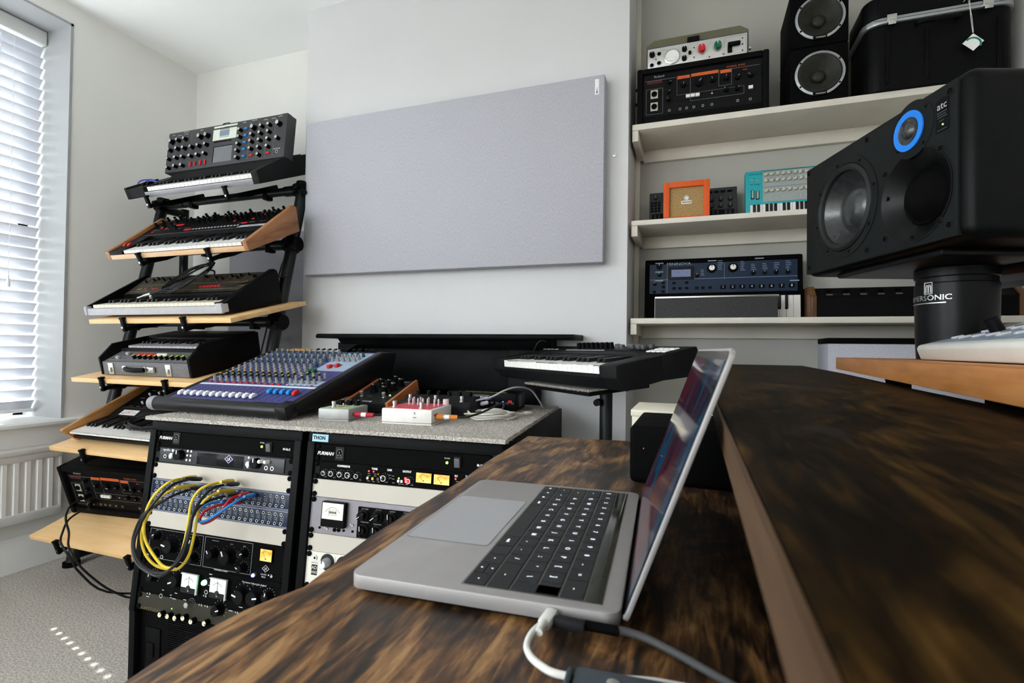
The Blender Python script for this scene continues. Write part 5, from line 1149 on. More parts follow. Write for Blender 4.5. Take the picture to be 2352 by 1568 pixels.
for c in range(5):
    x = c0+pitch*(12.6+c*.88)
    if x > W-.01: continue
    mk(x, vdiv+.036, KG, KG); button(t, I, x, vdiv+.02, .009, .005, .003, RED if c == 4 else LGREY)
    for r in (1, 2): mk(x, vdiv+.036+(D-vdiv-.055)*r/11, KK if c % 2 else KG, YCAP if c % 2 else KG)
    for r in (8, 9, 10): mk(x, vdiv+.036+(D-vdiv-.055)*r/11, (KG, KG, KT)[r-8], (PK_, KG, KT)[r-8])
for X, Y, m in ((1700, 310, RED), (1770, 300, RED), (1560, 350, mat('green_fader', (.02, .12, .05), .5, noise=.05, scale=40)), (1515, 355, MATS['green_fader'])):
    x, y = zm(X, Y); B().box((-.006, -.01, 0), (.006, .01, .011), b=.003).o('mini_fader', m, t, tr(x, y, 0))
for i in range(4): x, y = zm(1690+i*35, 290-i*1); button(t, I, x, y, .01, .008, .003, RED)
def fader(x, y, m):
    k = ('fd', m.name); inst(k, 'fader_cap', lambda: B().ext([(-.012, 0), (-.012, .006), (-.004, .011), (0, .009), (.004, .011), (.012, .007), (.012, 0)], -.0055, .0055, axis='x', bev=.001), [m], t, tr(x, y, .004))
FW = mat('white_fader', (.72, .72, .78), .4, noise=.03, scale=40)
for i in range(12): x = c0+pitch*(i+.45); fader(x, .022, FW)
for i in range(5): fader(c0+pitch*(12.5+i*.93), .062 if i < 4 else .058, BLUE if i < 4 else RED)
sl = [(c0+pitch*(i+.45)-.0007, .012, c0+pitch*(i+.45)+.0007, vdiv-.012) for i in range(12)]+[(c0+pitch*(12.5+i*.93)-.0007, .012, c0+pitch*(12.5+i*.93)+.0007, vdiv-.012) for i in range(5)]
lines(t, I, sl, BLKM, 'fader_slot')
tk = lines(t, I, [(c0+pitch*(i+.45)+.004, .02+j*.011, c0+pitch*(i+.45)+.009, .0207+j*.011) for i in range(12) for j in range(10)]+[(c0+pitch*(12.5+i*.93)+.003, .02+j*.011, c0+pitch*(12.5+i*.93)+.007, .0207+j*.011) for i in range(5) for j in range(10)], SKY); tk['kind'] = 'stuff'
for i in range(12): led(t, I, c0+pitch*(i+.5)-.006, vdiv-.02, .0012, RED)
for i in range(16): x = .03+i*.027; inst('rear_jack', 'rear_socket', lambda: B().lathe([(.006, 0), (.006, .004), (.003, .004)], seg=10), [STEEL if i in (11, 12) else BLK], t, tr(x, D+.02, .002)) if i > 5 else None
B().box((.06, D+.006, .0), (.16, D+.03, .002)).o('rear_label', mat('orange_label', (.5, .25, .06), .5, noise=.2, scale=60), t)
# ---------------------------------------------------------------- pedals on the carpet
def footswitch(par, T, x, y, s=1): return inst(('fs', s), 'footswitch', lambda: B().lathe([(.0075*s, 0), (.0075*s, .003), (.005*s, .003), (.005*s, .010), (.0062*s, .010), (.0062*s, .017), (.005*s, .018)], seg=12), [STEEL], par, T @ tr(x, y, 0))
ALU = mat('bare_aluminium', (.36, .36, .35), .5, .4, noise=.08, scale=40)
t = thing('effects_pedal', 'bare aluminium pedal with green printed top beside the mixer', 'effects pedal', at(-.993, 1.18, CT, .17)); W, D, Hh = .092, .12, .034
B().box((0, 0, .003), (W, D, Hh), b=.003).o('enclosure', ALU, t); B().box((.001, .001, 0), (W-.001, D-.001, .003)).o('base_plate', ALU, t)
T = tr(0, 0, Hh); GP_ = mat('green_leaf_print', (.16, .42, .08), .5, noise=.8, scale=70, col2=(.6, .62, .5))
B().box((.004, .004, 0), (W-.004, D-.01, .0005)).o('printed_top', GP_, t, T)
for x in (.02, .045, .07): knob(t, T, x, .095, .0095, .014)
footswitch(t, T, .03, .03); toggle(t, T, .045, .055, .8); B().box((-.008, -.006, 0), (.008, .006, .001)).o('red_print', RED, t, T @ tr(.045, .045, 0))
# red and white pedal
t = thing('effects_pedal', 'white pedal with red printed top and clear switches', 'effects pedal', at(-.803, 1.205, CT, .10)); W, D, Hh = .147, .15, .042
ENW = mat('white_enamel', (.74, .72, .68), .35, noise=.04, scale=40)
B().box((0, 0, .004), (W, D, Hh), b=.004).o('enclosure', ENW, t); B().box((.001, .001, 0), (W-.001, D-.001, .0035)).o('base_plate', ENW, t)
T = tr(0, 0, Hh); B().box((.006, .004, 0), (W-.008, D-.006, .0006)).o('printed_top', mat('red_pedal_print', (.62, .03, .05), .4, noise=.4, scale=60, col2=(.75, .12, .16)), t, T)
CLR = mat('frosted_clear_plastic', (.85, .72, .74), .2, noise=.02, scale=40, trans=.5)
footswitch(t, T, .025, .028, 1.05); footswitch(t, T, .108, .022, 1.15)
for x, y in ((.035, .10), (.05, .095), (.065, .095), (.08, .095), (.095, .095), (.12, .085), (.132, .085), (.04, .125), (.06, .125), (.085, .125)): B().lathe([(.003, 0), (.003, .018), (.0015, .021), (0, .0215)], seg=10).o('clear_switch', CLR, t, T @ tr(x, y, 0))
B().cyl(.009, 0, .016, seg=18).o('knob', mat('pale_pink_knob', (.75, .62, .62), .4, noise=.03, scale=40), t, T @ tr(.135, .135, 0))
Ts = tr(W, 0, 0) @ rz(pi/2) @ rx(pi/2)
for y in (.03,): B().lathe([(.007, 0), (.007, .002), (.0045, .002), (.004, -.001)], seg=14).o('jack_socket', BLK, t, Ts @ tr(y+.006, .022, 0))
B().lathe([(.004, 0), (.004, .001)], seg=12).o('side_button', mat('brown_dot', (.3, .1, .08), .5, noise=.05, scale=40), t, Ts @ tr(.02, .026, 0))
txt(t, 'X', tr(.098, -.0002, .031) @ rx(pi/2), .010, PRINTK); B().box((.094, -.0006, .019), (.103, 0, .0205)).o('marking', PRINTK, t)
def plug(M, c1, label, tail):
    o = thing('jack_lead', label, 'cable', M)
    B().lathe([(.0035, -.02), (.0035, 0), (.0075, .001), (.0078, .012), (.0072, .016), (.0078, .02)], seg=14).o('plug_body', c1, o)
    B().lathe([(.0062, .02), (.0062, .036)], seg=14).o('plug_sleeve', WHT, o)
    B().lathe([(.0068, .036), (.0062, .042), (.0066, .044), (.006, .05), (.0063, .052), (.0055, .058)], seg=14).o('strain_relief', c1, o)
    if tail: B().tube(tail, .0032, sub=4).o('lead', RUB, o)
    return o
plug(tr(-.901, 1.222, CT+.017) @ ry(pi/2) @ rx(-.12), RC, 'red and white jack plug joining the aluminium and white pedals', [(0, 0, .055), (0, .01, .07), (0, .03, .08)])
OC = mat('orange_plug', (.62, .20, .03), .4, noise=.08, scale=40)
plug(tr(-.656, 1.245, CT+.021) @ rz(.25) @ ry(pi/2), OC, 'orange and white jack plug in the side of the white pedal, with black lead', [(0, 0, .055), (0, .01, .08), (-.01, .05, .12), (-.028, .10, .16), (-.02, .17, .165), (.015, .23, .15)])
# moog-like wood-sided pedal
t = thing('effects_pedal', 'black pedal with amber wooden sides and tall knobs behind the aluminium pedal', 'effects pedal', at(-1.035, 1.345, CT+.010, .10, .22)); W, D = .155, .225
BRW = wood('reddish_wood', [(.3, (.30, .085, .025)), (.6, (.46, .15, .045)), (.8, (.55, .21, .07))], 'Y', 1, .4, 9, 4, 80)
for x in (0, W-.009): B().ext([(0, 0), (-.003, .028), (D, .038), (D+.004, .0), (D, -.03)], x, x+.009, axis='x', bev=.0015).o('wooden_side', BRW, t)
B().ext([(.0, .0), (.002, .024), (D-.004, .034), (D-.002, -.03)], .009, W-.009, axis='x').o('body', SYG, t); T = slope(.002, .0245, D-.004, .0345)
for x, y, r in ((.055, .10, .0105), (.10, .085, .0105), (.082, .115, .008), (.115, .12, .0105), (.055, .155, .0105), (.085, .15, .008), (.12, .165, .0105), (.09, .19, .008)): knob(t, T, x, y, r, .024, BLKG, BLK, PRINT, 1.3, 1, seg=18)
footswitch(t, T, .035, .055); footswitch(t, T, .115, .05); led(t, T, .125, .072, .003, GRNL); button(t, T, .068, .14, .014, .012, .002, RED)
txt(t, 'moog', T @ tr(.075, .016, 0), .014, PRINT); lines(t, T, [(.05, .06, .068, .0612), (.12, .062, .135, .0632), (.105, .2, .135, .2025)], PRINTG)
# dark delay pedal
t = thing('delay_pedal', 'long black delay pedal with five knobs behind the white pedal', 'effects pedal', at(-.858, 1.378, CT, .08)); W, D, Hh = .235, .10, .045
B().box((0, 0, .003), (W, D, Hh), b=.006).o('enclosure', SYG, t); B().ext([(D*.35, Hh-.002), (D*.45, Hh+.012), (D, Hh+.012), (D, Hh-.004)], .003, W-.003, axis='x', bev=.002).o('raised_deck', SYG, t)
for i in range(6): knob(t, tr(0, 0, Hh+.012), .03+i*.035, .08, .0075, .013, SYG, BLK, PRINTG, seg=14)
for x in (.03, .115, .2): footswitch(t, tr(0, 0, Hh), x, .02, 1)
B().box((.168, -.002, .006), (.23, .002, Hh-.006), b=.002).o('end_plate', DGREY, t)
# power supply
t = thing('power_supply', 'black pedal power supply with blue and red lights on the rack carpet', 'power supply', at(-.80, 1.60, CT, .03)); W, D, Hh = .245, .11, .060
B().box((0, 0, .004), (W, D, Hh), b=.002).o('case', BLK, t)
for x in (.02, W-.02): B().cyl(.008, 0, .004, seg=12).o('foot', BLKM, t, tr(x, .02, 0))
T = rx(pi/2); txt(t, 'TRUETONE', T @ tr(.125, .043, 0), .0085, PRINT, bold=.0003)
b = B(); b.tube([(.094, .043, 0), (.097, .049, 0), (.125, .05, 0), (.153, .049, 0), (.156, .043, 0), (.153, .037, 0), (.125, .036, 0), (.097, .037, 0)], .0005, sub=2, seg=4, closed=True); b.o('logo_outline', PRINT, t, T)
led(t, T, .201, .030, .0024, BLUL); led(t, T, .201, .015, .0010, BLUL); button(t, T, .226, .032, .014, .009, .002, RED, 'power_switch')
for i in range(8): jack(t, T, .09+i*.018, .016, .003, BLK)
lines(t, T, [(.085+i*.018, .024+j*.004, .095+i*.018, .0252+j*.004) for i in range(9) for j in range(2) if i != 6], PRINTG)
lines(t, tr(0, 0, Hh), [(.06+i*.022, .01, .078+i*.022, .016) for i in range(7)], mat('yellow_print', (.55, .55, .05), .5, noise=.05, scale=40))
sv = None
for i in range(8):
    if sv is None: sv = B().box((0, -.018, 0), (.0006, .018, .0022)).mesh('vent', PRINTG)
    put(sv, 'vent', t, tr(W, .055, .014+i*.0048))
WC = mat('white_cable', (.68, .66, .6), .45, noise=.05, scale=40)
R4 = random.Random(5); pts = []
for k in range(58):
    a = k*2*pi/11.6-.4; r1 = .070+.006*sin(k*.8); pts.append((-.572+r1*cos(a)*1.0+.004*sin(k), 1.425+r1*.9*sin(a), CT+.004+.016*(k/58)+.003*sin(k*1.9)))
o = B().tube(pts+[(-.52, 1.50, CT+.008), (-.50, 1.53, CT+.006)], .0028, sub=3).o('cable', WC); tag(o, 'coiled white lead lying on the rack carpet', 'cable')
B().box((-.036, -.010, -.009), (.036, .010, .009), b=.007).o('inline_box', WC, o, tr(-.567, 1.43, CT+.018) @ rz(.9))
B().box((-.012, -.006, -.004), (.012, .006, .004), b=.002).o('plug', WC, o, tr(-.49, 1.54, CT+.008) @ rz(.8))
GC = mat('pale_grey_cable', (.5, .48, .56), .4, noise=.05, scale=40)
o = B().tube([(-.63, 1.40, CT+.004), (-.64, 1.41, CT+.02), (-.635, 1.45, CT+.045), (-.60, 1.50, CT+.055), (-.57, 1.55, CT+.075), (-.545, 1.60, CT+.082), (-.52, 1.66, CT+.07), (-.505, 1.71, CT+.03), (-.50, 1.74, CT+.003)], .0030, sub=5).o('cable', GC); tag(o, 'pale grey lead arching over the pedal power supply', 'cable')
B().lathe([(.004, 0), (.006, .004), (.006, .022), (.004, .026)], seg=12).o('plug', GC, o, tr(-.625, 1.475, CT+.034) @ rz(.3) @ ry(1.3))
# ---------------------------------------------------------------- centre keyboard on its stand
t = thing('midi_keyboard', 'black controller keyboard with white pads on a stand below the mantel', 'keyboard', at(-.667, 1.689, .9723, -.737, .087)); W, D = .665, .275
sdp = [(0, .0), (0, .030), (.02, .034), (.15, .044), (D, .058), (D, -.02), (.03, -.034)]
for a, c in ((0, .078), (.60, W)): B().ext([(0, .0), (0, .030), (.02, .034), (.148, .044), (.15, -.02), (.03, -.034)], a, c, axis='x', bev=.002).o('end_block', SYG, t)
B().ext([(.0, 0), (.0, .006), (.15, .012), (.15, -.02), (.03, -.034)], .078, .60, axis='x').o('key_bed', SYG, t)
B().ext([(.15, -.02), (.15, .045), (D, .058), (D+.004, .05), (D, -.02)], 0, W, axis='x', bev=.002).o('rear_case', SYG, t)
keyboard(t, tr(.080, .002, .030), 22, 'F', .0235, .145, .095, hb=.011, front=.022)
T = slope(.15, .0465, D, .0595)
for i in range(8): knob(t, T, .21+i*.024, .075, .0085, .019, BLK, BLK, PRINTG, 0, RND.uniform(-1, 1), seg=14)
for i in range(9): B().box((-.0065, -.007, .004), (.0065, .007, .016), b=.0025).o('fader_cap', MGREY, t, T @ tr(.415+i*.0185 if i < 9 else 0, .06+RND.uniform(-.008, .012), 0))
for i in range(4):
    for j in range(2): button(t, T, .60+i*.0185-.01, .035+j*.03+i*.0, .016, .024, .004, WHT, 'pad', .002)
for i in range(12): button(t, T, .19+i*.017, .040, .014, .006, .002, LGREY)
for i in range(4): button(t, T, .03+i*.026, .05, .016, .007, .002, LGREY)
B().tube([(.04, .14, .04), (.035, .16, .07), (.05, .17, .085), (.06, .19, .08)], .002).o('usb_lead', RUB, t)
st = thing('keyboard_column_stand', 'single black pole stand with a carpeted plate under the controller keyboard', 'stand', tr(-.240, 1.50, FLZ))
B().cyl(.014, 0, .80, seg=20).cyl(.0185, .62, .88, seg=20).o('pole', PIPE, st)
B().lathe([(.16, 0), (.16, .008), (.03, .02), (.02, .05)]).o('base_plate', PIPE, st)
B().cyl(.010, 0, .03, rx(pi/2), seg=12).o('clamp_knob', BLK, st, tr(-.02, -.012, .845))
pl = B().box((-.30, -.10, -.012), (.05, .12, 0), b=.002).o('plate', BLK, st, tr(0, 0, .888) @ rz(-.737) @ rx(.087)); 
cp = B(); cp.box((-.30, -.10, 0), (.05, .12, .006), T=rz(-.737) @ rx(.087))
o = cp.o('carpet_pad', CARP, st, tr(0, 0, .888))
b = B(); R5 = random.Random(9)
for k in range(900): 
    x = R5.uniform(-.30, .05); v0 = Vector((x, -.100, R5.uniform(0, .006))); w_ = .0012
    q = [b.bm.verts.new(c) for c in (v0+Vector((-w_, 0, 0)), v0+Vector((w_, 0, 0)), v0+Vector((0, 0, w_)), v0+Vector((R5.uniform(-.003, .003), -R5.uniform(.002, .006), R5.uniform(-.002, .003))))]
    for f3 in ((0, 1, 3), (1, 2, 3), (2, 0, 3)): b.bm.faces.new([q[i] for i in f3])
o2 = b.o('pile', CARP, o, rz(-.737) @ rx(.087)); o2['kind'] = 'stuff'

# ---------------------------------------------------------------- desk
RUST = bpy.data.materials.new('rustic_brown_top'); MATS['rustic'] = RUST; RUST.use_nodes = True
nt = RUST.node_tree; N = nt.nodes; L = nt.links; b_ = N['Principled BSDF']
tc = N.new('ShaderNodeTexCoord'); mp = N.new('ShaderNodeMapping'); L.new(tc.outputs['Object'], mp.inputs[0]); mp.inputs['Scale'].default_value = (1, .34, 1)
n1 = N.new('ShaderNodeTexNoise'); n1.inputs['Scale'].default_value = 11; n1.inputs['Detail'].default_value = 6; n1.inputs['Distortion'].default_value = 2.2; n1.inputs['Roughness'].default_value = .62; L.new(mp.outputs[0], n1.inputs[0])
mp2 = N.new('ShaderNodeMapping'); L.new(tc.outputs['Object'], mp2.inputs[0]); mp2.inputs['Scale'].default_value = (1, .11, 1); mp2.inputs['Rotation'].default_value = (0, 0, .12)
n2 = N.new('ShaderNodeTexNoise'); n2.inputs['Scale'].default_value = 170; n2.inputs['Detail'].default_value = 6; n2.inputs['Distortion'].default_value = .8; L.new(mp2.outputs[0], n2.inputs[0])
ma = N.new('ShaderNodeMath'); ma.operation = 'MULTIPLY_ADD'; ma.inputs[1].default_value = .62; L.new(n2.outputs[0], ma.inputs[0]); L.new(n1.outputs[0], ma.inputs[2])
sb = N.new('ShaderNodeMath'); sb.operation = 'SUBTRACT'; sb.inputs[1].default_value = .31; L.new(ma.outputs[0], sb.inputs[0])
rp = N.new('ShaderNodeValToRGB'); L.new(sb.outputs[0], rp.inputs[0]); el = rp.color_ramp.elements
while len(el) < 5: el.new(.5)
for e, (p, c) in zip(el, ((.32, (.006, .0035, .0022)), (.42, (.030, .014, .005)), (.50, (.085, .038, .013)), (.58, (.18, .085, .028)), (.70, (.34, .19, .075)))): e.position = p; e.color = (*c, 1)
vo = N.new('ShaderNodeTexVoronoi'); vo.inputs['Scale'].default_value = 7; mp3 = N.new('ShaderNodeMapping'); mp3.inputs['Scale'].default_value = (1, .55, 1); L.new(tc.outputs['Object'], mp3.inputs[0]); nd = N.new('ShaderNodeTexNoise'); nd.inputs['Scale'].default_value = 14
L.new(mp3.outputs[0], nd.inputs[0]); mxv = N.new('ShaderNodeMix'); mxv.data_type = 'VECTOR'; mxv.inputs[0].default_value = .12; L.new(mp3.outputs[0], mxv.inputs[4]); L.new(nd.outputs[1], mxv.inputs[5]); L.new(mxv.outputs[1], vo.inputs[0])
kr = N.new('ShaderNodeMapRange'); kr.inputs[1].default_value = .07; kr.inputs[2].default_value = .24; L.new(vo.outputs[0], kr.inputs[0])
mc = N.new('ShaderNodeMix'); mc.data_type = 'RGBA'; mc.inputs[6].default_value = (.028, .022, .022, 1); L.new(kr.outputs[0], mc.inputs[0]); L.new(rp.outputs[0], mc.inputs[7]); L.new(mc.outputs[2], b_.inputs['Base Color'])
b_.inputs['Roughness'].default_value = .45; b_.inputs['Specular IOR Level'].default_value = .5
bp = N.new('ShaderNodeBump'); bp.inputs['Strength'].default_value = .3; bp.inputs['Distance'].default_value = .0008; L.new(sb.outputs[0], bp.inputs['Height']); L.new(bp.outputs[0], b_.inputs['Normal'])
RUST2 = RUST.copy(); RUST2.name = 'shaded_rustic_top'  # same wood as the desk; the shelf's shade is put into darker colours
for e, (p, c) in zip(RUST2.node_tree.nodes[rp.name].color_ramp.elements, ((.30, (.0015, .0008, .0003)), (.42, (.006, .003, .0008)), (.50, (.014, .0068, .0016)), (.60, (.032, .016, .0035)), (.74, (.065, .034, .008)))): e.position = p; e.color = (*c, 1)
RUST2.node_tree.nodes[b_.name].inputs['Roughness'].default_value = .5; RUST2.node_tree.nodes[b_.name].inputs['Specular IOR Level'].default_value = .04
DZ = .849
dk = thing('desk', 'rustic dark brown wooden desk top in the foreground under the laptop', 'desk', tr(0, 0, 0))
edge = [(-.345, 1.085), (-.337, .94), (-.330, .80), (-.3185, .692), (-.315, .60), (-.312, .52), (-.309, .45), (-.301, .39), (-.292, .335), (-.301, .308), (-.306, .289), (-.308, .266), (-.308, .247), (-.306, .223), (-.303, .203), (-.30, .1), (-.30, -.6)]
B().ext(edge+[(.30, -.6), (.30, 1.15), (-.12, 1.115)], DZ-.018, DZ, axis='z', bev=.0018).o('desk_top', RUST, dk)
for x, y in ((-.24, .98), (.24, 1.05), (-.24, -.5), (.24, -.5)): B().box((x-.02, y-.02, FLZ), (x+.02, y+.02, DZ-.018), b=.003).o('leg', BLK, dk)
B().box((.055, -.55, DZ), (.07, 1.08, .972)).o('shade_panel', BLKM, dk)  # added black sheet in place of the shade beneath the raised shelf
up = thing('raised_desk_shelf', 'dark rustic raised shelf running along the right of the desk', 'shelf', tr(0, 0, 0))
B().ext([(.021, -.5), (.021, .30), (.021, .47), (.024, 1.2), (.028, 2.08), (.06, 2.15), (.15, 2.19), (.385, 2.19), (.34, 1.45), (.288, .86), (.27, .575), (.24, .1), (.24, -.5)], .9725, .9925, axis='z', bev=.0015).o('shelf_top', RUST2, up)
EDG = wood('lighter_edge_wood', [(.3, (.030, .014, .005)), (.5, (.06, .030, .012)), (.75, (.10, .055, .025))], 'Y', 1, .5, 9, 4, 90)
B().ext([(.0185, -.5), (.0185, .30), (.0185, .47), (.0215, 1.2), (.0255, 2.08), (.0275, 2.08), (.0235, 1.2), (.0207, .47), (.0207, .30), (.0207, -.5)], .9727, .9920, axis='z').o('shelf_edge', EDG, up, label='lighter brown rounded shelf edge')
B().box((.15, 1.95, FLZ), (.20, 2.05, .9725), b=.003).o('leg', BLK, up)
for y in (-.3, .75): B().box((.071, y, DZ), (.22, y+.02, .9725)).o('support', BLKM, up)
# speaker box lying on the desk + pale box
t = thing('small_speaker', 'black rounded speaker box on the desk behind the laptop lid', 'speaker', tr(-.0875, .763, DZ+.0008))
B().box((0, 0, 0), (.20, .185, .0815), b=.007, seg=3).o('cabinet', BLKM, t)
led(t, tr(.02, 0, .05) @ rx(pi/2), 0, 0, .001, PRINTG)
PAPC = mat('cream_card', (.66, .62, .50), .7, noise=.04, scale=20)
t = thing('storage_box', 'cream topped low box on the desk behind the black speaker box', 'box', tr(-.108, .955, DZ+.0008))
B().box((.0, 0, .072), (.2, .15, .0835), b=.0012).o('lid', PAPC, t); B().box((.002, .002, 0), (.198, .148, .072), b=.001).o('base', PAPC, t)
# ---------------------------------------------------------------- laptop
SG = mat('space_grey_aluminium', (.35, .335, .33), .48, .35, noise=.02, scale=60, bump=.04, bscale=900)
SGT = mat('trackpad_glass', (.42, .42, .435), .35, .3, noise=.02, scale=60)
KEYM = mat('laptop_key', (.014, .015, .016), .5, noise=.08, scale=60); WELL = mat('key_well', (.16, .155, .15), .45, .5, noise=.03, scale=60)
KL = mat('lit_legend', (.72, .76, .85), .5, noise=.02, scale=60, emit=.2)
LW, LD = .3085, .2085
lp = thing('laptop', 'open grey laptop seen from its side on the brown desk', 'laptop', at(-.253, .338, DZ+.0012, .058))
B().ext(rrect(LD, LW, .011, 6), .0025, .0135, axis='z', bev=.0012).o('base', SG, lp)
B().ext([(x+.004, y+.004) for x, y in rrect(LD-.008, LW-.008, .01, 5)], .0, .003, axis='z').o('underside', BLKM, lp)
zt = .0135; cz = (780, 1050, 3.015)
# survey corners of the base top for reading keys off
fb = hom([(800, 1318), (1425, 1419), (1484, 1133), (1105, 1095)], LD, LW); zl = lambda X, Y: fb(780+X/3.015, 1050+Y/3.015)
a, c, e, g_ = zl(820, 870), zl(1760, 1025), zl(2015, 255), zl(1430, 200)
kx0, kx1 = .0900, .1955; ky0, ky1 = .0100, LW-.0100
B().box((kx0, ky0, zt-.0002), (kx1, ky1, zt+.0002), b=.0001).o('key_well', WELL, lp)
rows_ = [[('fn', 1), ('^', 1), ('⌥', 1), ('cmd', 1.25), ('', 5), ('cmd', 1.25), ('', 1), ('<', 1), ('^v', 1), ('>', 1)],
         [('', 1.25), ('`', 1), ('Z', 1), ('X', 1), ('C', 1), ('V', 1), ('B', 1), ('N', 1), ('M', 1), (',', 1), ('.', 1), ('/', 1), ('', 2.25)],
         [('', 1.75), ('A', 1), ('S', 1), ('D', 1), ('F', 1), ('G', 1), ('H', 1), ('J', 1), ('K', 1), ('L', 1), (';', 1), ("'", 1), ('\\', 1), ('r', .75)],
         [('', 1.5), ('Q', 1), ('W', 1), ('E', 1), ('R', 1), ('T', 1), ('Y', 1), ('U', 1), ('I', 1), ('O', 1), ('P', 1), ('[', 1), (']', 1), ('r2', 1)],
         [('§', 1)]+[(s_, 1) for s_ in '1234567890-=']+[('', 1.5)]]
unit_w = (ky1-ky0-.002)/14.5; rp_ = (kx1-kx0-.014)/5.0
T = tr(0, 0, zt+.0002)
def key(x0, x1, y0, y1): B().box((x0+.0007, y0+.0007, 0), (x1-.0007, y1-.0007, .0009), b=.0004, seg=1).o('key', KEYM, lp, T)
for r, row in enumerate(rows_):
    y = ky1-.001; x0 = kx0+.001+r*rp_; x1 = x0+rp_
    for s_, w_ in row:
        y2 = y-w_*unit_w
        if s_ == '^v':
            key(x0, (x0+x1)/2+.0006, y2, y); key((x0+x1)/2-.0006, x1, y2, y)
            for xx in (x0+rp_*.27, x0+rp_*.75): txt(lp, '·', T @ tr(xx, (y+y2)/2, .0009) @ rz(-pi/2), .008, KL, bold=.0004, name='legend')
        elif s_ == 'r': key(x0, x1+rp_, y2, y)
        elif s_ == 'r2': key(x0, x1, y2+.000, y)
        else: key(x0, x1, y2, y)
        L_ = {'r': '', 'r2': '', '⌥': 'alt', '<': '·', '>': '·', '`': '~'}.get(s_, s_)
        if not L_ and w_ in (1.5, 1.75, 1.25, 2.25) : L_ = '-'
        if L_ and s_ != '^v':
            txt(lp, L_, T @ tr((x0+x1)/2, (y+y2)/2+(w_ > 1 and -.0)*.002, .0009) @ rz(-pi/2), (.0042 if len(L_) > 1 else .0062) if L_ != '·' else .010, KL, bold=.00012, name='legend')
        y = y2
B().box((kx1-.0125, ky0+.001, 0), (kx1-.0008, ky1-.001, .0006), b=.0002).o('touch_bar', mat('touch_bar_glass', (.02, .022, .016), .12, noise=.2, scale=30), lp, T)
B().ext([(x+.005, y+.086) for x, y in rrect(.080, .140, .004, 4)], 0, .0001, axis='z').o('trackpad', SGT, lp, T)
B().ext([(x+.0047, y+.0857) for x, y in rrect(.0806, .1406, .0043, 4)], 0, .00004, axis='z').o('trackpad_gap', BLKM, lp, T)
B().cyl(.006, 0, .275, rx(-pi/2), seg=14).o('hinge_barrel', BLKM, lp, tr(LD-.004, .017, .0065))
lid = B().ext([(x, y) for x, y in rrect(.197, LW, .010, 6)], -.0036, 0, axis='z', bev=.0008).mesh('lid', SG)
Tl = tr(LD+.0005, 0, .0075) @ ry(-radians(70))
lo_ = put(lid, 'lid', lp, Tl)
B().ext([(x+.0022, y+.0022) for x, y in rrect(.197-.0044, LW-.0044, .009, 6)], 0, .0003, axis='z').o('screen_bezel', BLKG, lo_)
SCR = bpy.data.materials.new('laptop_screen'); SCR.use_nodes = True; MATS['screen'] = SCR
nt = SCR.node_tree; N = nt.nodes; L = nt.links; b_ = N['Principled BSDF']; b_.inputs['Base Color'].default_value = (.01, .01, .012, 1); b_.inputs['Roughness'].default_value = .06; b_.inputs['Emission Strength'].default_value = .05
tc = N.new('ShaderNodeTexCoord'); mp = N.new('ShaderNodeMapping'); mp.inputs['Scale'].default_value = (.35, 1, 1); mp.inputs['Rotation'].default_value = (0, 0, .25); L.new(tc.outputs['Object'], mp.inputs[0]); n1 = N.new('ShaderNodeTexNoise'); n1.inputs['Scale'].default_value = 14; n1.inputs['Distortion'].default_value = .8; L.new(mp.outputs[0], n1.inputs[0])
rp = N.new('ShaderNodeValToRGB'); L.new(n1.outputs[0], rp.inputs[0]); el = rp.color_ramp.elements
while len(el) < 6: el.new(.5)
for e, (p, c) in zip(el, ((.30, (.0, .10, .35)), (.42, (.02, .22, .45)), (.48, (.05, .02, .06)), (.55, (.35, .02, .08)), (.62, (.10, .015, .04)), (.72, (.5, .2, .3)))): e.position = p; e.color = (*c, 1)  # screen is off; this faint red and blue glow paints its reflections
L.new(rp.outputs[0], b_.inputs['Emission Color'])
B().box((.012, .008, .0003), (.188, LW-.008, .0006)).o('screen', SCR, lo_)
# ---------------------------------------------------------------- leads and hub by the laptop
t = thing('usb_hub', 'dark grey hub with a small round stud at the bottom of the frame', 'hub', at(-.062, .287, DZ+.0008, .06))
HUBM = mat('slate_hub', (.055, .07, .085), .45, .3, noise=.05, scale=50)
B().box((0, -.075, 0), (.12, .004, .012), b=.003).o('body', HUBM, t); B().lathe([(.0035, 0), (.0035, .0008), (.0025, .001)], seg=14).o('stud', STEEL, t, tr(.022, -.008, .012))
B().box((-.004, -.070, .001), (.0, .0, .013), b=.002).o('end_lip', HUBM, t)
WCB = mat('white_usb_cable', (.66, .66, .62), .4, noise=.03, scale=40)
z_ = DZ+.0075
o = B().tube([(-.093, .330, z_+.003), (-.0965, .318, z_+.002), (-.0965, .307, z_), (-.091, .297, z_), (-.082, .290, z_), (-.073, .2865, z_), (-.060, .287, z_)], .0022, sub=6, seg=10).o('cable', WCB)
tag(o, 'white lead curving from the laptop side port to the hub', 'cable')
B().box((-.0045, -.019, -.0035), (.0045, 0, .0035), b=.0025).o('plug', WCB, o, tr(-.0905, .348, z_+.0025) @ rz(-.12) @ rx(.06)); 
B().lathe([(.0034, 0), (.0026, .012)], seg=12).o('strain_relief', WCB, o, tr(-.0925, .331, z_+.0025) @ rx(pi/2))
o = B().tube([(-.04, .2955, z_-.001), (-.02, .299, z_), (.0, .302, z_-.001), (.03, .306, z_-.001), (.05, .30, z_-.001)], .0020, sub=4, seg=10).o('cable', WCB); tag(o, 'white lead running right from the back of the hub', 'cable')
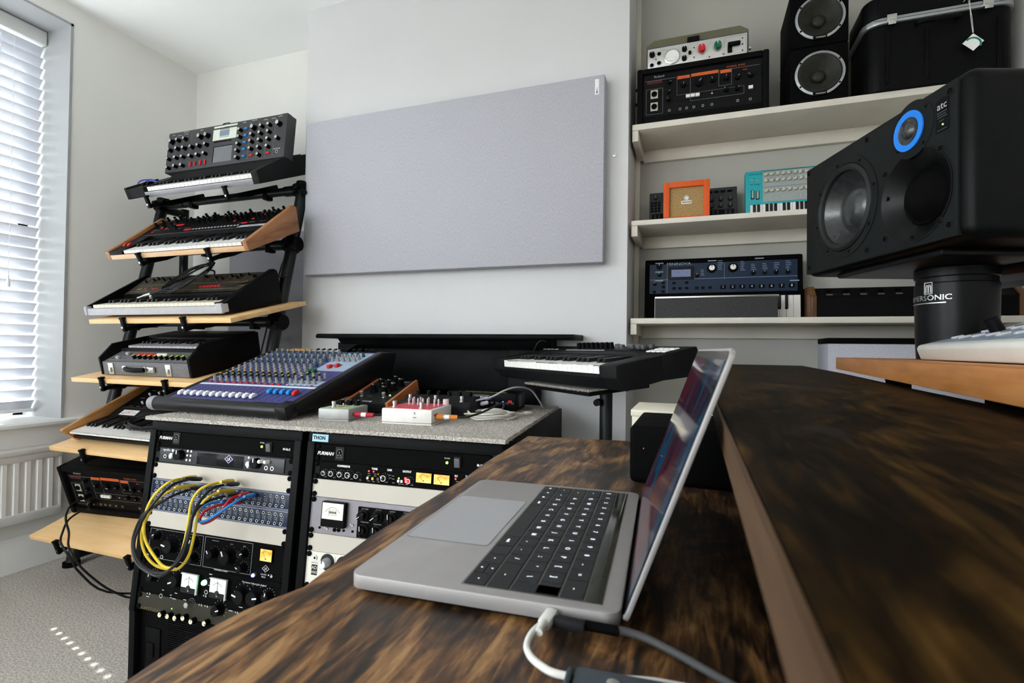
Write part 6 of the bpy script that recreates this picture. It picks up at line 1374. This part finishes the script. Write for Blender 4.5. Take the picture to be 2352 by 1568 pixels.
def braid_mat():
    m = mat('braided_sleeve', (.10, .10, .105), .6, noise=.1, scale=40); nt = m.node_tree; N = nt.nodes; L = nt.links; b = N['Principled BSDF']
    tc = N.new('ShaderNodeTexCoord'); wv = N.new('ShaderNodeTexWave'); wv.inputs['Scale'].default_value = 420; wv.bands_direction = 'DIAGONAL'; L.new(tc.outputs['Object'], wv.inputs[0])
    r = N.new('ShaderNodeValToRGB'); r.color_ramp.elements[0].color = (.025, .027, .03, 1); r.color_ramp.elements[1].color = (.11, .11, .11, 1); L.new(wv.outputs[0], r.inputs[0]); L.new(r.outputs[0], b.inputs['Base Color']); return m
o = B().tube([(-.046, .3425, DZ+.009), (-.03, .3435, DZ+.007), (-.008, .336, DZ+.0045), (.015, .322, DZ+.0035), (.04, .305, DZ+.0035), (.052, .295, DZ+.0035)], .0026, sub=5, seg=12).o('cable', braid_mat()); tag(o, 'grey braided lead running from the laptop past the hub', 'cable')
B().box((-.014, -.005, -.0035), (.008, .003, .0035), b=.002).o('plug', DGREY, o, tr(-.074, .340, DZ+.0085) @ rz(.0)); B().cyl(.0032, 0, .022, ry(pi/2), seg=12).o('strain_relief', BLKM, o, tr(-.067, .3415, DZ+.0085))
# ---------------------------------------------------------------- oak plinth, white keyboard, monitor
OAKB = wood('orange_oak', [(.3, (.33, .125, .03)), (.5, (.50, .20, .055)), (.75, (.62, .29, .10))], 'Y', 1, .4, 8, 8, 90)
t = tag(B().ext([(.347, 1.539), (.239, .504), (.20, .12), (.80, .12), (.83, 1.50)], 1.000, 1.030, axis='z', bev=.0012).o('oak_board', OAKB), 'orange oak board above the raised shelf, carrying the monitor column', 'board')
for n_, (x, y) in enumerate(((.345, 1.10), (.70, 1.3), (.60, .4))): tag(B().lathe([(.02, -.0075), (.018, -.0005)], seg=20).box((-.015, -.015, -.95), (.015, .015, -.008)).o('support_post', BLKM, None, tr(x, y, 1.0)), ['black post under the far left end of the oak board', 'black post under the rear of the oak board', 'black post under the near end of the oak board'][n_], 'post')
tag(B().box((.375, .2, .80), (.62, .88, .9995)).o('shade_block', BLKM), 'added black block making the dark gap beneath the oak board', 'case')  # block added to give the shade in the gap under the board
OFFW = mat('off_white_plastic', (.66, .67, .62), .35, noise=.03, scale=30)
t = thing('white_keyboard', 'sloping white keyboard controller on the oak board at the right edge', 'keyboard', at(.372, 1.10, 1.0315, -1.672, .0)); W, D = .62, .26
pr = [(.006, 0), (0, .018), (.002, .024), (.006, .026), (D, .092), (D, .0)]
B().ext(pr, 0, W, axis='x', bev=.002).o('case', OFFW, t)
T = slope(.006, .0263, D, .0923)
MOT = mat('blue_grey_deck', (.30, .34, .36), .5, noise=.5, scale=38, col2=(.10, .16, .24))
B().box((.012, .012, 0), (W-.012, .25, .0008), b=.0004).o('deck', MOT, t, T)
for i in range(12):
    for j in range(5): B().box((-.004, -.008, 0), (.004, .008, .0035), b=.001).o('slider_cap', LGREY, t, T @ tr(.05+i*.045, .04+j*.044+RND.uniform(-.006, .006), .0008))
B().cyl(.0095, 0, .022, seg=20).o('rubber_knob', BLK, t, T @ tr(.10, .075, .0008) @ rx(.2))
# column
PX, PY = .494, 1.268
t = thing('monitor_column', 'thick black isolation column with silver lettering under the studio monitor', 'speaker stand', tr(PX, PY, 1.0305))
SAT = mat('satin_black_column', (.003, .0032, .0035), .35, noise=.1, scale=30, bump=.03, bscale=300, spec=.15)
B().lathe([(.063, 0), (.065, .04), (.0665, .135), (.0665, .15), (.0645, .152), (.0645, .162), (.067, .164), (.067, .18)], seg=64).o('column', SAT, t)
am = math.atan2(-PY, -PX)                                   # bearing of the front of the column
def wrap(s_, size, z, ang, m=STEEL):
    b = B(); cu = bpy.data.curves.new('t', 'FONT'); cu.body = s_; cu.size = size; cu.extrude = .0006; cu.resolution_u = 3; cu.align_x = 'CENTER'
    ob = bpy.data.objects.new('t', cu); me = bpy.data.meshes.new_from_object(ob); bpy.data.objects.remove(ob)
    me.materials.clear(); me.materials.append(m)
    for v in me.vertices:
        q = ang+v.co.x*1.1/.0665; r = .0668+v.co.z; v.co = (r*cos(q), r*sin(q), z+v.co.y)
    return me
A0 = am-.50
put(wrap('PRIMERSONIC', .0148, .117, A0-.34), 'lettering', t)
b = B()
for k in range(16): q = A0-.34-.62+k*.080; b.box((.0664, -.003, .1105), (.0672, .003, .1122), T=rz(q))
b.o('underline', STEEL, t)
b = B()
for lo, hi in (((-.0105, .0), (.0105, .0022)), ((-.0105, .0308), (.0105, .033)), ((-.0105, 0), (-.0085, .033)), ((.0085, 0), (.0105, .033)), ((-.0062, .024), (.0062, .0262)), ((-.0018, .004), (.0018, .022)), ((-.0075, .004), (-.0045, .022)), ((.0045, .004), (.0075, .022)), ((-.0075, .0205), (.0075, .0225))): b.box((.0664, lo[0]*.8, .129+lo[1]*.72), (.0674, hi[0]*.8, .129+hi[1]*.72), T=rz(A0-.16))
b.o('logo', STEEL, t)
# monitor
SY = -1.252
sp = thing('studio_monitor', 'large black studio monitor with blue tweeter ring at the right', 'speaker', at(.257, 1.42, 1.231, SY))
W, Hh, D = .437, .254, .34
BAF = mat('charcoal_baffle', (.006, .0075, .0075), .5, noise=.12, scale=200, bump=.12, bscale=900, spec=.12)
CAB = mat('satin_black_cabinet', (.0015, .002, .002), .42, noise=.1, scale=100, bump=.06, bscale=500, spec=.1)
cab = B().box((-.012, .004, -.006), (W+.022, D, Hh+.01), b=.019, seg=4).o('cabinet', CAB, sp)
Tb = tr(0, 0, 0) @ rx(pi/2)                                   # x along, y up, z towards the listener
bb = B(); bb.box((0, 0, -.014), (W, Hh, 0), b=.0008); baf = bb.mesh('baffle', BAF); baf = put(baf, 'baffle', sp, Tb)
fs = hom([(1852, 625), (2205, 545), (2185, 180), (1848, 388)], W, Hh); q7 = lambda X, Y: fs(1830+X/2.957, 150+Y/2.957)
GLC = mat('glossy_black_cone', (.022, .024, .026), .25, noise=.3, scale=80, bump=.15, bscale=120, spec=.6); RUBB = mat('rubber_surround', (.008, .010, .010), .42, noise=.1, scale=60)
xw, yw = q7(305, 955); xm, ym = q7(785, 885)
cut(baf, [(Tb @ tr(xw, yw, 0), .093, .05), (Tb @ tr(xm, ym, 0), .081, .05)]); cut(cab, [(Tb @ tr(xw, yw, 0), .096, .09), (Tb @ tr(xm, ym, 0), .084, .09)])
x, y = xw, yw
B().lathe([(.108, 0), (.108, .0012), (.106, .0014), (.0935, .0012), (.0925, -.004)], seg=64, cap=(0, 0)).o('woofer_frame', mat('textured_driver_frame', (.004, .0045, .0045), .7, noise=.3, scale=200, bump=.4, bscale=500, spec=.2), sp, Tb @ tr(x, y, 0))
B().lathe([(.094, -.004), (.091, .003), (.085, .006), (.079, .003), (.076, -.004)], seg=64, cap=(0, 0)).o('surround', RUBB, sp, Tb @ tr(x, y, 0))
B().lathe([(.0765, -.003), (.070, -.012), (.060, -.024), (.0545, -.030), (.053, -.031), (.047, -.023), (.036, -.0145), (.022, -.009), (.01, -.007), (0, -.0065)], seg=64, cap=(0, 0)).o('cone', GLC, sp, Tb @ tr(x, y, 0))
for a in range(0, 360, 45): screw(sp, Tb @ tr(x, y, .001), .1*cos(radians(a+12)), .1*sin(radians(a+12)), .003, BLKM)
x, y = xm, ym
B().lathe([(.0835, .0), (.0835, .0012), (.0815, .0012), (.077, -.002), (.069, -.007), (.060, -.014), (.0535, -.020), (.050, -.023)], seg=64, cap=(0, 0)).o('midrange_horn', SAT, sp, Tb @ tr(x, y, 0))
B().lathe([(.0515, -.022), (.049, -.018), (.0465, -.020), (.0445, -.0205), (.036, -.010), (.024, -.002), (.01, .0015), (0, .002)], seg=48, cap=(0, 0)).o('midrange_dome', BLKM, sp, Tb @ tr(x, y, 0))
for a in (168, 262, 100): B().cyl(.0042, 0, .0012, ry(0), seg=12).o('horn_hole', BLKM, sp, Tb @ tr(x+.0735*cos(radians(a)), y+.0735*sin(radians(a)), -.0045))
x, y = q7(735, 448)
B().lathe([(.050, 0), (.050, .0008), (.0485, .001)], seg=48).o('tweeter_plate', BAF, sp, Tb @ tr(x+.006, y, 0))
RINGB = mat('bright_blue_ring', (.015, .20, .72), .45, noise=.03, scale=60)
B().lathe([(.035, .0008), (.035, .003), (.024, .0026), (.0235, .0008)], seg=56, cap=(0, 0)).o('tweeter_ring', RINGB, sp, Tb @ tr(x, y, .0005))
B().lathe([(.0235, .003), (.018, .0012), (.0145, .0012), (.012, .005), (.006, .008), (0, .0085)], seg=40, cap=(0, 0)).o('tweeter_dome', GLC, sp, Tb @ tr(x, y, .0005))
for a in (40, 130, 220, 310): screw(sp, Tb @ tr(x+.006, y, .001), .043*cos(radians(a)), .043*sin(radians(a)), .0028, BLK)
for X, Y in ((62, 725), (85, 1357), (450, 502), (583, 737), (475, 1250), (597, 1178), (1003, 182), (957, 567), (975, 1065), (1045, 1092)):
    x, y = q7(X, Y); x = min(max(x, .01), W-.01); y = min(max(y, .01), Hh-.01)
    B().lathe([(.0062, 0), (.0062, .0012), (.0052, .0014), (.0045, .0002)], seg=18, ms=[0, 0, 1]).o('bolt', [DGREY, BLKM], sp, Tb @ tr(x, y, 0)); B().lathe([(.0035, .0006), (.0035, .0016), (.0018, .0017), (.0015, .0008)], seg=6).o('bolt_head', BLK, sp, Tb @ tr(x, y, 0))
x, y = q7(958, 338)
B().box((-.0135, -.028, 0), (.0135, .028, .0009), b=.0004).o('rating_plate', BLK, sp, Tb @ tr(x, y, 0))
txt(sp, 'atc', Tb @ tr(x, y+.015, .0009), .017, LGREY); lines(sp, Tb @ tr(x, y, .0009), [(-.010, .004-j*.004, .010-(j % 2)*.002, .005-j*.004) for j in range(3)]+[(-.006, -.010, .004, -.0092), (-.010, -.025, .010, -.0242)], MGREY)
led(sp, Tb @ tr(x, y, .001), .002, -.017, .0015, GRNL)
# platform under the monitor
t = thing('monitor_platform', 'black platform plate between the isolation column and the monitor', 'platform', at(.257, 1.42, 1.212, SY))
B().box((.07, .03, 0), (.37, .33, .0125), b=.005).o('plate', SAT, t); B().ext([(.30, -.02), (.33, -.03), (.36, -.012), (.37, .0), (.22, .0), (.25, -.015)], .10, .35, axis='x', bev=.004).o('tilt_bracket', SAT, t)
# ---------------------------------------------------------------- put the carpet at z = 0
for o in C.objects:
    if o.parent is None: o.location.z -= FLZ
bpy.context.view_layer.update()
